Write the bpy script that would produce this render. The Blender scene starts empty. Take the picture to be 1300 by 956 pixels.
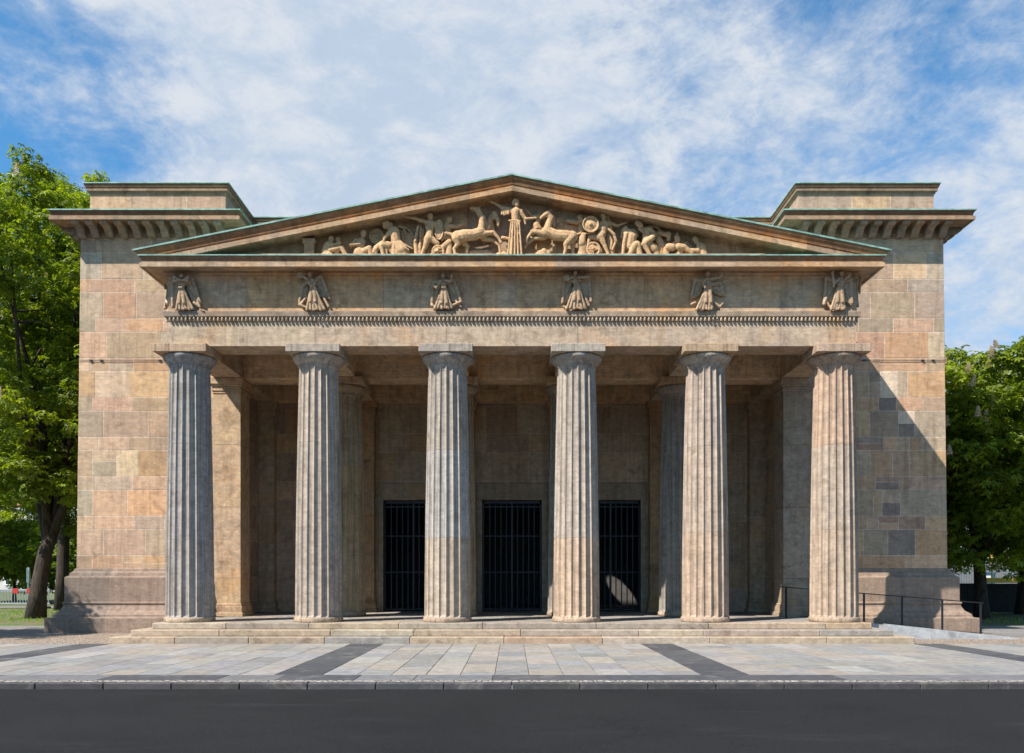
import bpy, math, random
import numpy as np
from mathutils import Vector, Matrix, noise as mnoise
R = math.radians
scene = bpy.context.scene
COL = scene.collection
rnd = random.Random(11)

# ------------------------------------------------------------------ helpers
SOOT = (.60, .52, .46)  # darker tint for the upper cornice mouldings, on the attic one as soot
class MB:
    """collects faces with a base-colour tint each, builds ONE mesh object"""
    def __init__(s):
        s.v = []; s.f = []; s.c = []; s.sm = []
    def face(s, pts, tint=(1, 1, 1), smooth=False):
        n = len(s.v); s.v.extend([tuple(p) for p in pts])
        s.f.append(tuple(range(n, n + len(pts)))); s.c.append(tint); s.sm.append(smooth)
    def grid(s, rows, tint=(1, 1, 1), smooth=True, close=False, tintf=None, capa=False, capb=False):
        n = len(s.v); w = len(rows[0])
        for r in rows: s.v.extend([tuple(p) for p in r])
        for i in range(len(rows) - 1):
            for j in range(w if close else w - 1):
                a = n + i * w + j; b = n + i * w + (j + 1) % w
                s.f.append((a, b, b + w, a + w)); s.c.append(tintf(i, j) if tintf else tint); s.sm.append(smooth)
        if capa: s.f.append(tuple(range(n + w - 1, n - 1, -1))); s.c.append(tint); s.sm.append(False)
        if capb:
            m = n + (len(rows) - 1) * w
            s.f.append(tuple(range(m, m + w))); s.c.append(tint); s.sm.append(False)
    def box(s, x0, x1, y0, y1, z0, z1, tint=(1, 1, 1), ch=0.0):
        if x0 > x1: x0, x1 = x1, x0
        if y0 > y1: y0, y1 = y1, y0
        c = min(ch, (x1 - x0) * .45, (y1 - y0) * .45, (z1 - z0) * .45)
        X = (x0, x1); Y = (y0, y1); Z = (z0, z1)
        if c <= 0:
            q = [(0,0,0),(1,0,0),(1,1,0),(0,1,0),(0,0,1),(1,0,1),(1,1,1),(0,1,1)]
            P = [(X[a], Y[b], Z[d]) for a, b, d in q]
            n = len(s.v); s.v.extend(P)
            for f in ((0,3,2,1),(4,5,6,7),(0,1,5,4),(1,2,6,5),(2,3,7,6),(3,0,4,7)):
                s.f.append(tuple(n + k for k in f)); s.c.append(tint); s.sm.append(False)
            return
        def P(a, b, d, ax):
            p = [X[a], Y[b], Z[d]]; sg = (1 - 2 * a, 1 - 2 * b, 1 - 2 * d)
            for k in range(3):
                if k != ax: p[k] += sg[k] * c
            return tuple(p)
        idx = {}
        n = len(s.v)
        for a in (0, 1):
            for b in (0, 1):
                for d in (0, 1):
                    for ax in range(3):
                        idx[a, b, d, ax] = len(s.v); s.v.append(P(a, b, d, ax))
        def F(l):
            s.f.append(tuple(l)); s.c.append(tint); s.sm.append(False)
        for a in (0, 1):
            l = [idx[a,0,0,0], idx[a,1,0,0], idx[a,1,1,0], idx[a,0,1,0]]; F(l if a else l[::-1])
            l = [idx[0,a,0,1], idx[1,a,0,1], idx[1,a,1,1], idx[0,a,1,1]]; F(l[::-1] if a else l)
            l = [idx[0,0,a,2], idx[1,0,a,2], idx[1,1,a,2], idx[0,1,a,2]]; F(l if a else l[::-1])
        for a in (0, 1):
            for b in (0, 1):
                F([idx[a,b,0,0], idx[a,b,1,0], idx[a,b,1,1], idx[a,b,0,1]])
                F([idx[a,0,b,0], idx[a,1,b,0], idx[a,1,b,2], idx[a,0,b,2]])
                F([idx[0,a,b,1], idx[1,a,b,1], idx[1,a,b,2], idx[0,a,b,2]])
        for a in (0, 1):
            for b in (0, 1):
                for d in (0, 1): F([idx[a,b,d,0], idx[a,b,d,1], idx[a,b,d,2]])
    def lathe(s, prof, cx=0, cy=0, n=48, tint=(1, 1, 1), smooth=True, cap=True):
        rows = [[(cx + r * math.cos(2 * math.pi * k / n), cy + r * math.sin(2 * math.pi * k / n), z) for k in range(n)] for r, z in prof]
        s.grid(rows, tint, smooth, True, capa=cap, capb=cap)
    def tube(s, p, q, r0, r1, n=8, tint=(1, 1, 1), cap=True):
        p = Vector(p); q = Vector(q); d = (q - p)
        if d.length < 1e-6: return
        d.normalize(); u = d.orthogonal().normalized(); w = d.cross(u)
        rows = []
        for c, r in ((p, r0), (q, r1)):
            rows.append([tuple(c + (u * math.cos(2 * math.pi * k / n) + w * math.sin(2 * math.pi * k / n)) * r) for k in range(n)])
        s.grid(rows, tint, True, True, capa=cap, capb=cap)
    def polytube(s, pts, rad, n=8, tint=(1, 1, 1)):
        rows = []; u = None
        for i, p in enumerate(pts):
            p = Vector(p)
            a = Vector(pts[max(0, i - 1)]); b = Vector(pts[min(len(pts) - 1, i + 1)])
            d = (b - a).normalized()
            if u is None: u = d.orthogonal().normalized()
            u = (u - d * u.dot(d)).normalized(); w = d.cross(u)
            rows.append([tuple(p + (u * math.cos(2 * math.pi * k / n) + w * math.sin(2 * math.pi * k / n)) * rad[i]) for k in range(n)])
        s.grid(rows, tint, True, True, capa=True, capb=True)
    def sweep(s, path, prof, seg=1.3, pal=None, side=1, cuts=None, jit=.25, joint=.010, smooth=False, caps=True, jt=(.45,.42,.4), soot=None):
        """profile (out, z) swept along an open xy path with mitred corners; outward is to the right of travel * side"""
        n = len(path); P = [Vector(p) for p in path]; nr = []
        for i in range(n - 1):
            d = (P[i + 1] - P[i]).normalized(); nr.append(Vector((d.y, -d.x)) * side)
        mi = []
        for i in range(n):
            if i == 0: mi.append(nr[0])
            elif i == n - 1: mi.append(nr[-1])
            else:
                m = (nr[i - 1] + nr[i]).normalized(); mi.append(m / m.dot(nr[i]))
        def row(p, m): return [(p.x + m.x * o, p.y + m.y * o, z) for o, z in prof]
        for i in range(n - 1):
            L = (P[i + 1] - P[i]).length
            ts = [0.0]
            if cuts and i in cuts: ts += cuts[i]
            elif seg:
                k = max(1, round(L / seg))
                ts += [(a + rnd.uniform(-jit, jit)) / k for a in range(1, k)]
            ts.append(1.0)
            def at(t):
                if t <= 0: return row(P[i], mi[i])
                if t >= 1: return row(P[i + 1], mi[i + 1])
                return row(P[i].lerp(P[i + 1], t), nr[i])
            for k in range(len(ts) - 1):
                a, b = ts[k], ts[k + 1]
                tt = rnd.choice(pal) if pal else (1, 1, 1)
                ja = joint / L * .5
                a2 = a + (ja if k > 0 else 0); b2 = b - (ja if k < len(ts) - 2 else 0)
                t3 = vary(tt, .06) if pal else tt
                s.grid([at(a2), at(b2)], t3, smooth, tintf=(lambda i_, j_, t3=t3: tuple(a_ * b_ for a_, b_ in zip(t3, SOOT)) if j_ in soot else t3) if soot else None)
                if k < len(ts) - 2 and joint > 0: s.grid([at(b2), at(b + ja)], jt, smooth)
        if caps:
            for r in (row(P[0], mi[0]), row(P[-1], mi[-1])):
                s.face(r, pal[0] if pal else (1, 1, 1))
    def blocks(s, mapf, u0, u1, courses, v0, pal, ln=(1.0, 1.9), gap=.014, proud=.004, back=True, patch=0.0, patchv=None, ppal=None, ph=0, holes=()):
        """irregular ashlar on a surface: mapf(u, v, out) -> point; u0/u1 functions of v"""
        if not callable(u0): a0 = u0; u0 = lambda v: a0
        if not callable(u1): a1 = u1; u1 = lambda v: a1
        vt = v0 + sum(courses)
        MT = (1.35, 1.28, 1.2)
        if back: s.face([mapf(u0(v0), v0, 0), mapf(u1(v0), v0, 0), mapf(u1(vt), vt, 0), mapf(u0(vt), vt, 0)], MT)
        v = v0
        def blk(a, b, c, d, tint, ua=None, ub=None):
            g = gap / 2; ch = .006
            cc = [(a + (0 if ua else g), c + g), (b - (0 if ub else g), c + g), (b - (0 if ub else g), d - g), (a + (0 if ua else g), d - g)]
            if ua: cc[0] = (u0(c), c + g); cc[3] = (u0(d), d - g)
            if ub: cc[1] = (u1(c), c + g); cc[2] = (u1(d), d - g)
            pr = proud + rnd.uniform(-.0015, .003)
            base = [mapf(u, w, 0) for u, w in cc]
            cu = (cc[0][0] + cc[1][0]) / 2; cv = (c + d) / 2
            top = [mapf(u + (ch if u < cu else -ch), w + (ch if w < cv else -ch), pr) for u, w in cc]
            for k in range(4):
                s.face([base[k], base[(k + 1) % 4], top[(k + 1) % 4], top[k]], tint)
            s.face(top, tint)
        for ci, h in enumerate(courses):
            a, b = u0(v + h / 2), u1(v + h / 2)
            us = [a]; x = a + rnd.uniform(.45, 1) * ln[0] * (1 if ci % 2 else .7)
            while x < b - .35 * ln[0]:
                us.append(x); x += rnd.uniform(*ln)
            us.append(b)
            for k in range(len(us) - 1):
                t = vary(rnd.choice(pal), .15)
                p, q = us[k], us[k + 1]
                fa, fb = k == 0, k == len(us) - 2
                if any(p < hu1 - .01 and q > hu0 + .01 and v < hv1 - .01 and v + h > hv0 + .01 for hu0, hu1, hv0, hv1 in holes):
                    continue
                if patch and rnd.random() < patch and (patchv is None or patchv[0] < v < patchv[1]) and not (fa or fb):
                    m = p + (q - p) * rnd.uniform(.3, .7); w = v + h * rnd.uniform(.4, .6)
                    pp = ppal or pal
                    md = rnd.random()
                    if md < .4:
                        blk(p, m, v, v + h, vary(rnd.choice(pp), .08)); blk(m, q, v, v + h, vary(rnd.choice(pp), .08))
                    elif md < .7:
                        blk(p, m, v, w, vary(rnd.choice(pp), .08)); blk(p, m, w, v + h, vary(rnd.choice(pp), .08)); blk(m, q, v, v + h, t)
                    else:
                        blk(p, m, v, v + h, t); blk(m, q, v, w, vary(rnd.choice(pp), .08)); blk(m, q, w, v + h, vary(rnd.choice(pp), .08))
                else:
                    blk(p, q, v, v + h, t, fa, fb)
            v += h
    def build(s, name, mat, parent=None, label=None, cat=None, group=None, kind=None, loc=None, autosmooth=None):
        me = bpy.data.meshes.new(name)
        me.from_pydata(s.v, [], s.f); me.materials.append(mat)
        if any(t != (1, 1, 1) for t in s.c):
            ca = me.color_attributes.new('tint', 'FLOAT_COLOR', 'CORNER')
            arr = np.ones((len(me.loops), 4), dtype=np.float32); k = 0
            cnt = np.array([len(f) for f in s.f])
            cc = np.array(s.c, dtype=np.float32)
            if mat.name not in ('chestnut_leaf', 'lime_leaf'):
                lum = cc.mean(axis=1, keepdims=True); cc = np.clip(lum + (cc - lum) * 1.12, 0, 2)
            arr[:, :3] = np.repeat(cc, cnt, axis=0)
            ca.data.foreach_set('color', arr.ravel())
        me.polygons.foreach_set('use_smooth', s.sm)
        me.update()
        o = bpy.data.objects.new(name, me); COL.objects.link(o)
        if parent: o.parent = parent
        if loc: o.location = loc
        tag(o, label, cat, group, kind)
        return o

def vary(t, a):
    k = 1 + rnd.uniform(-a, a)
    return tuple(max(0, c * k * (1 + rnd.uniform(-a, a) * .25)) for c in t)
def tag(o, label=None, cat=None, group=None, kind=None):
    if label: o['label'] = label
    if cat: o['category'] = cat
    if group: o['group'] = group
    if kind: o['kind'] = kind
def empty(name, loc=(0, 0, 0), rz=0, label=None, cat=None, group=None):
    o = bpy.data.objects.new(name, None); COL.objects.link(o); o.location = loc; o.rotation_euler.z = rz
    o.empty_display_size = .3
    tag(o, label, cat, group); return o

# ------------------------------------------------------------------ materials
def nodes(name):
    m = bpy.data.materials.new(name); m.use_nodes = True
    nt = m.node_tree; nt.nodes.clear()
    out = nt.nodes.new('ShaderNodeOutputMaterial'); b = nt.nodes.new('ShaderNodeBsdfPrincipled')
    nt.links.new(b.outputs[0], out.inputs[0])
    return m, nt, b, out
def N(nt, t, **kw):
    n = nt.nodes.new(t)
    for k, v in kw.items():
        if hasattr(n, k): setattr(n, k, v)
        else: n.inputs[k].default_value = v
    return n
def mixc(nt, bt, fac, a, b):
    n = nt.nodes.new('ShaderNodeMix'); n.data_type = 'RGBA'; n.blend_type = bt; n.clamp_result = False
    for s, v in ((n.inputs[0], fac), (n.inputs[6], a), (n.inputs[7], b)):
        if hasattr(v, 'is_output'): nt.links.new(v, s)
        else: s.default_value = v if isinstance(v, (int, float)) else (*v[:3], 1)
    return n.outputs[2]
def noise(nt, vec, scale, detail=5, rough=.6, dist=0):
    n = N(nt, 'ShaderNodeTexNoise'); n.inputs['Scale'].default_value = scale; n.inputs['Detail'].default_value = detail
    n.inputs['Roughness'].default_value = rough; n.inputs['Distortion'].default_value = dist
    nt.links.new(vec, n.inputs['Vector']); return n.outputs['Fac']
def ramp(nt, fac, a, b, lo=0.0, hi=1.0):
    n = N(nt, 'ShaderNodeMapRange'); n.interpolation_type = 'SMOOTHSTEP'
    n.inputs['From Min'].default_value = a; n.inputs['From Max'].default_value = b
    n.inputs['To Min'].default_value = lo; n.inputs['To Max'].default_value = hi
    nt.links.new(fac, n.inputs['Value']); return n.outputs[0]
def mapping(nt, vec, scale, loc=(0, 0, 0), rot=(0, 0, 0)):
    n = N(nt, 'ShaderNodeMapping'); n.inputs['Scale'].default_value = scale; n.inputs['Location'].default_value = loc
    n.inputs['Rotation'].default_value = rot
    nt.links.new(vec, n.inputs['Vector']); return n.outputs[0]

def stone(name, base, mott=.35, streak=.3, stain=(.10, .09, .085), stain_amt=.35, rough=.85, bump=.4, grain=60, tint=True, warm=None, pits=.3, band=0.0, blotch=.5, sx=7, sz=.55, dsc=1.0):
    m, nt, b, out = nodes(name)
    g = N(nt, 'ShaderNodeNewGeometry'); P = g.outputs['Position']
    if dsc != 1: P = mapping(nt, P, (dsc, dsc, dsc))
    big = noise(nt, P, .9, 4, .6, .4); mid = noise(nt, P, 4.5, 6, .65, .3); fine = noise(nt, P, grain, 3, .7)
    c = mixc(nt, 'MIX', ramp(nt, mid, .3, .72), tuple(x * (1 - mott * .55) for x in base), tuple(x * (1 + mott * .45) for x in base))
    if warm: c = mixc(nt, 'MIX', ramp(nt, big, .50, .66, 0, .6), c, warm)
    if tint:
        a = N(nt, 'ShaderNodeAttribute'); a.attribute_name = 'tint'
        c = mixc(nt, 'MULTIPLY', 1.0, c, a.outputs['Color'])
    if band:   # sedimentary banding of the sandstone
        bd = noise(nt, mapping(nt, P, (1.2, 1.2, 22)), 1.0, 4, .6, .5)
        c = mixc(nt, 'MIX', ramp(nt, bd, .45, .7, 0, band), c, tuple(x * .6 for x in base))
    st = noise(nt, mapping(nt, P, (sx, sx, sz)), 1.0, 5, .65)
    c = mixc(nt, 'MULTIPLY', ramp(nt, st, .42, .72, 0, streak), c, (.45, .43, .42))
    sn = noise(nt, P, 1.7, 7, .72, .8)
    c = mixc(nt, 'MIX', ramp(nt, sn, .50, .74, 0, stain_amt), c, stain)
    c = mixc(nt, 'MULTIPLY', .3, c, N_gray(nt, ramp(nt, fine, .25, .75, .55, 1.35)))
    c = mixc(nt, 'MULTIPLY', .5, c, N_gray(nt, ramp(nt, noise(nt, mapping(nt, P, (6, 6, 14)), 1, 5, .75, .6), .32, .68, .66, 1.25)))
    blot = noise(nt, P, 2.0, 7, .68, .5)
    c = mixc(nt, 'MULTIPLY', ramp(nt, blot, .54, .66, 0, blotch), c, (.42, .37, .34))
    v = N(nt, 'ShaderNodeTexVoronoi'); v.inputs['Scale'].default_value = 9; nt.links.new(P, v.inputs['Vector'])
    pit = ramp(nt, v.outputs['Distance'], .05, .16, pits, 0)
    c = mixc(nt, 'MIX', pit, c, tuple(x * 1.45 for x in base))
    nt.links.new(c, b.inputs['Base Color']); b.inputs['Roughness'].default_value = rough
    b.inputs['Specular IOR Level'].default_value = .25
    bp = N(nt, 'ShaderNodeBump'); bp.inputs['Strength'].default_value = bump; bp.inputs['Distance'].default_value = .012
    hh = N(nt, 'ShaderNodeMath', operation='ADD'); nt.links.new(mid, hh.inputs[0])
    h2 = N(nt, 'ShaderNodeMath', operation='MULTIPLY'); nt.links.new(fine, h2.inputs[0]); h2.inputs[1].default_value = .6
    nt.links.new(h2.outputs[0], hh.inputs[1]); nt.links.new(hh.outputs[0], bp.inputs['Height'])
    nt.links.new(bp.outputs[0], b.inputs['Normal'])
    return m
def N_gray(nt, val):
    n = N(nt, 'ShaderNodeCombineColor')
    for k in range(3): nt.links.new(val, n.inputs[k])
    return n.outputs[0]
def plain(name, base, rough=.6, metal=0, nz=.25, sc=8, bump=.1):
    m, nt, b, out = nodes(name)
    g = N(nt, 'ShaderNodeNewGeometry'); P = g.outputs['Position']
    f = noise(nt, P, sc, 5, .6)
    c = mixc(nt, 'MIX', ramp(nt, f, .3, .7), tuple(x * (1 - nz) for x in base), tuple(x * (1 + nz) for x in base))
    nt.links.new(c, b.inputs['Base Color']); b.inputs['Roughness'].default_value = rough; b.inputs['Metallic'].default_value = metal
    if bump:
        bp = N(nt, 'ShaderNodeBump'); bp.inputs['Strength'].default_value = bump; bp.inputs['Distance'].default_value = .01
        nt.links.new(f, bp.inputs['Height']); nt.links.new(bp.outputs[0], b.inputs['Normal'])
    return m

M = {}
M['ashlar'] = stone('sandstone_ashlar', (.475, .410, .350), mott=.2, streak=.45, stain=(.20, .155, .125), stain_amt=.38, blotch=.38, band=.3, pits=.15)
M['column'] = stone('column_sandstone', (.400, .378, .350), mott=.3, streak=.8, stain=(.15, .13, .115), stain_amt=.45, pits=.15, bump=.5, sx=17, sz=.35, blotch=.35)
M['trim'] = stone('trim_sandstone', (.46, .405, .335), warm=(.50, .36, .22), mott=.35, streak=.4, stain=(.12, .09, .075), stain_amt=.5, band=.35, pits=.1)
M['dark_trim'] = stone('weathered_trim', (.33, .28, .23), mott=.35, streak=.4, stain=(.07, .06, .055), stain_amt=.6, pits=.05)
M['step'] = stone('step_granite', (.43, .425, .42), mott=.3, streak=.0, stain=(.20, .15, .10), stain_amt=.4, pits=.1)
M['figure'] = stone('figure_sandstone', (.57, .36, .19), mott=.35, streak=.35, stain=(.16, .095, .05), stain_amt=.75, tint=False, bump=.7, dsc=3.5, grain=15, sx=3, sz=.6, rough=.7, pits=0)
M['zinc'] = stone('victory_zinc_cast', (.42, .29, .18), mott=.4, streak=.2, stain=(.10, .07, .05), stain_amt=.75, dsc=4, grain=15, sx=3, sz=.6, tint=False, bump=.2, rough=.42, pits=0)
M['copper'] = plain('green_copper', (.22, .37, .31), .55, 0, .35, 5, .1)
M['iron'] = plain('black_iron', (.035, .038, .052), .45, .3, .2, 20, .05)
M['steel'] = plain('dark_steel_rail', (.03, .032, .036), .4, .6, .2, 30, .02)
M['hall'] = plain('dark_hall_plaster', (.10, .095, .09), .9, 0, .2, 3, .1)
M['floor'] = stone('portico_floor', (.27, .25, .225), mott=.3, streak=0, stain=(.06, .06, .06), stain_amt=.3, pits=0)
M['slab'] = stone('paving_granite', (.255, .25, .245), blotch=.25, mott=.18, streak=.0, stain=(.26, .235, .21), stain_amt=.5, rough=.72, bump=.2, grain=90, pits=.08)
M['granite'] = stone('ramp_granite', (.36, .37, .38), mott=.2, streak=0, stain=(.28, .28, .28), stain_amt=.35, bump=.2, grain=120, tint=False, pits=.1)
M['ceiling'] = stone('ceiling_sandstone', (.42, .34, .26), mott=.3, streak=.1, stain=(.1, .08, .06), stain_amt=.4, tint=False)

def cobble_mat(name, a, b_, sc, gap):
    m, nt, b, out = nodes(name)
    g = N(nt, 'ShaderNodeNewGeometry'); P = g.outputs['Position']
    v = N(nt, 'ShaderNodeTexVoronoi', feature='DISTANCE_TO_EDGE'); v.inputs['Scale'].default_value = sc; nt.links.new(P, v.inputs['Vector'])
    w = N(nt, 'ShaderNodeTexVoronoi'); w.inputs['Scale'].default_value = sc; nt.links.new(P, w.inputs['Vector'])
    sp = N(nt, 'ShaderNodeSeparateColor'); nt.links.new(w.outputs['Color'], sp.inputs[0])
    c = mixc(nt, 'MIX', sp.outputs[0], a, b_)
    c = mixc(nt, 'MULTIPLY', .6, c, N_gray(nt, ramp(nt, noise(nt, P, 30, 4), .3, .7, .6, 1.3)))
    c = mixc(nt, 'MIX', ramp(nt, v.outputs['Distance'], .02, .1, 1, 0), c, gap)
    nt.links.new(c, b.inputs['Base Color']); b.inputs['Roughness'].default_value = .85
    bp = N(nt, 'ShaderNodeBump'); bp.inputs['Strength'].default_value = .8; bp.inputs['Distance'].default_value = .02
    nt.links.new(ramp(nt, v.outputs['Distance'], 0, .2), bp.inputs['Height']); nt.links.new(bp.outputs[0], b.inputs['Normal'])
    return m
M['cobble'] = cobble_mat('small_cobbles', (.40, .31, .23), (.26, .21, .17), 11, (.12, .09, .07))
M['cobble_grey'] = cobble_mat('grey_cobbles', (.42, .38, .34), (.24, .22, .20), 9, (.06, .05, .045))
def asphalt_mat(name, base):
    m, nt, b, out = nodes(name)
    g = N(nt, 'ShaderNodeNewGeometry'); P = g.outputs['Position']
    f = noise(nt, P, 90, 3, .8); p = noise(nt, P, .5, 5, .6)
    c = mixc(nt, 'MIX', ramp(nt, f, .35, .7), tuple(x * .5 for x in base), tuple(x * 1.6 for x in base))
    c = mixc(nt, 'MULTIPLY', ramp(nt, p, .4, .7, 0, .5), c, (.6, .6, .62))
    c = mixc(nt, 'MIX', ramp(nt, noise(nt, mapping(nt, P, (.25, 1.6, 1)), 1, 6, .7, .6), .55, .7, 0, .35), c, tuple(x * 2.1 for x in base))
    vc = N(nt, 'ShaderNodeTexVoronoi', feature='DISTANCE_TO_EDGE'); vc.inputs['Scale'].default_value = .45; nt.links.new(mixc(nt, 'ADD', .5, P, noise(nt, P, 1.5, 5, .7)), vc.inputs['Vector'])
    c = mixc(nt, 'MULTIPLY', ramp(nt, vc.outputs['Distance'], .0, .006, .35, 0), c, (.15, .15, .15))
    sp = N(nt, 'ShaderNodeTexVoronoi'); sp.inputs['Scale'].default_value = 55; nt.links.new(P, sp.inputs['Vector'])
    c = mixc(nt, 'MIX', ramp(nt, sp.outputs['Distance'], .12, .3, .45, 0), c, tuple(x * 5 for x in base))
    nt.links.new(c, b.inputs['Base Color']); b.inputs['Roughness'].default_value = .9; b.inputs['Specular IOR Level'].default_value = .15
    bp = N(nt, 'ShaderNodeBump'); bp.inputs['Strength'].default_value = .5; bp.inputs['Distance'].default_value = .01
    nt.links.new(f, bp.inputs['Height']); nt.links.new(bp.outputs[0], b.inputs['Normal'])
    return m
M['asphalt'] = asphalt_mat('asphalt', (.016, .016, .0165))
M['path'] = asphalt_mat('path_gravel', (.20, .19, .18))
def grass_mat():
    m, nt, b, out = nodes('grass_ground')
    g = N(nt, 'ShaderNodeNewGeometry'); P = g.outputs['Position']
    c = mixc(nt, 'MIX', ramp(nt, noise(nt, P, .8, 6, .6), .4, .65), (.06, .12, .02), (.16, .12, .07))
    c = mixc(nt, 'MULTIPLY', .7, c, N_gray(nt, ramp(nt, noise(nt, P, 25, 5, .7), .3, .7, .4, 1.5)))
    nt.links.new(c, b.inputs['Base Color']); b.inputs['Roughness'].default_value = .95
    return m
M['grass'] = grass_mat()
def bark_mat():
    m, nt, b, out = nodes('bark')
    g = N(nt, 'ShaderNodeNewGeometry'); P = g.outputs['Position']
    f = noise(nt, mapping(nt, P, (14, 14, 2.5)), 1, 6, .7, .5)
    c = mixc(nt, 'MIX', ramp(nt, f, .35, .65), (.018, .013, .010), (.070, .052, .038))
    nt.links.new(c, b.inputs['Base Color']); b.inputs['Roughness'].default_value = .95
    bp = N(nt, 'ShaderNodeBump'); bp.inputs['Strength'].default_value = 1; bp.inputs['Distance'].default_value = .04
    nt.links.new(f, bp.inputs['Height']); nt.links.new(bp.outputs[0], b.inputs['Normal'])
    return m
M['bark'] = bark_mat()
def leaf_mat(name, dark, light):
    m, nt, b, out = nodes(name)
    a = N(nt, 'ShaderNodeAttribute'); a.attribute_name = 'tint'
    sp = N(nt, 'ShaderNodeSeparateColor'); nt.links.new(a.outputs['Color'], sp.inputs[0])
    c = mixc(nt, 'MIX', sp.outputs[0], dark, light)
    nt.links.new(c, b.inputs['Base Color']); b.inputs['Roughness'].default_value = .45
    b.inputs['Specular IOR Level'].default_value = .35
    t = N(nt, 'ShaderNodeBsdfTranslucent'); tc = mixc(nt, 'MULTIPLY', 1, c, (1.5, 1.5, .5)); nt.links.new(tc, t.inputs[0])
    ms = N(nt, 'ShaderNodeMixShader'); ms.inputs[0].default_value = .48
    nt.links.new(b.outputs[0], ms.inputs[1]); nt.links.new(t.outputs[0], ms.inputs[2]); nt.links.new(ms.outputs[0], out.inputs[0])
    return m
M['leaf'] = leaf_mat('chestnut_leaf', (.030, .058, .006), (.30, .38, .026))
M['leaf2'] = leaf_mat('lime_leaf', (.045, .085, .010), (.25, .34, .028))
M['blossom'] = plain('cream_blossom', (.72, .62, .48), .8, 0, .2, 20, 0)
M['white'] = plain('white_paint', (.75, .75, .74), .5, 0, .05)
M['red'] = plain('red_paint', (.40, .03, .02), .5, 0, .1)
M['yellow'] = plain('yellow_paint', (.70, .42, .02), .5, 0, .1)
M['blue'] = plain('blue_panel', (.04, .10, .20), .5, 0, .2)
M['galv'] = plain('galvanised_steel', (.35, .36, .37), .4, .6, .1)
M['black'] = plain('dark_fence_boards', (.018, .018, .018), .8, 0, .3, 4)
M['render'] = plain('pale_render', (.52, .50, .48), .9, 0, .1, 1)
M['glass'] = plain('dark_window_glass', (.03, .035, .04), .12, 0, .1)
M['roof_tile'] = plain('far_roof', (.20, .09, .06), .9, 0, .3, 2)

# block palettes (multiplied with a 0.4 grey base)
PINK = [tuple(a * b for a, b in zip(t, (.97, 1.01, .98))) for t in [(1.05, .80, .64), (1.0, .74, .60), (1.12, .84, .67), (.92, .70, .60), (1.16, .90, .72), (1.05, .81, .68), (1.14, .80, .58), (.84, .66, .56), (1.0, .82, .70), (1.10, .84, .66), (1.02, .78, .62), (1.22, .98, .80), (.78, .66, .56), (.95, .80, .68), (1.14, .82, .60), (1.06, .77, .56), (.88, .78, .68)]]
PATCH = PINK + [(.60, .54, .49), (.72, .64, .58), (1.3, 1.14, .98), (1.08, .78, .58), (.78, .55, .46), (.55, .49, .47), (.62, .58, .56), (1.4, 1.26, 1.1), (1.05, .70, .55), (.70, .54, .48)]
GREY = [(.95, .86, .78), (.85, .77, .70), (1.0, .90, .80), (.80, .72, .66), (1.02, .88, .72), (.9, .8, .74)]
WARM = [(1.05, .82, .60), (.95, .72, .52), (1.15, .82, .52), (.85, .70, .56), (1.2, .84, .48), (.9, .76, .62)]
INNER = [(1.05, .93, .78), (1.08, .92, .74), (.94, .83, .70), (1.0, .91, .80), (.88, .79, .68), (1.08, .88, .66)]
PLIN = [(.58, .50, .45), (.66, .55, .47), (.48, .43, .40), (.76, .61, .50), (.44, .40, .38), (.54, .46, .42)]
STEP = [(.84, .68, .52), (.78, .64, .49), (.90, .77, .62), (.70, .60, .50), (.84, .64, .47), (.64, .60, .54), (.88, .71, .54), (.78, .67, .56)]

# ------------------------------------------------------------------ the guardhouse
B = empty('memorial_building', (0, 0, 0), 0, 'neoclassical sandstone guardhouse with six fluted Doric columns and a sculpted pediment', 'building')
CX = [-8.175, -4.905, -1.635, 1.635, 4.905, 8.175]
SP = .8175

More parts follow.
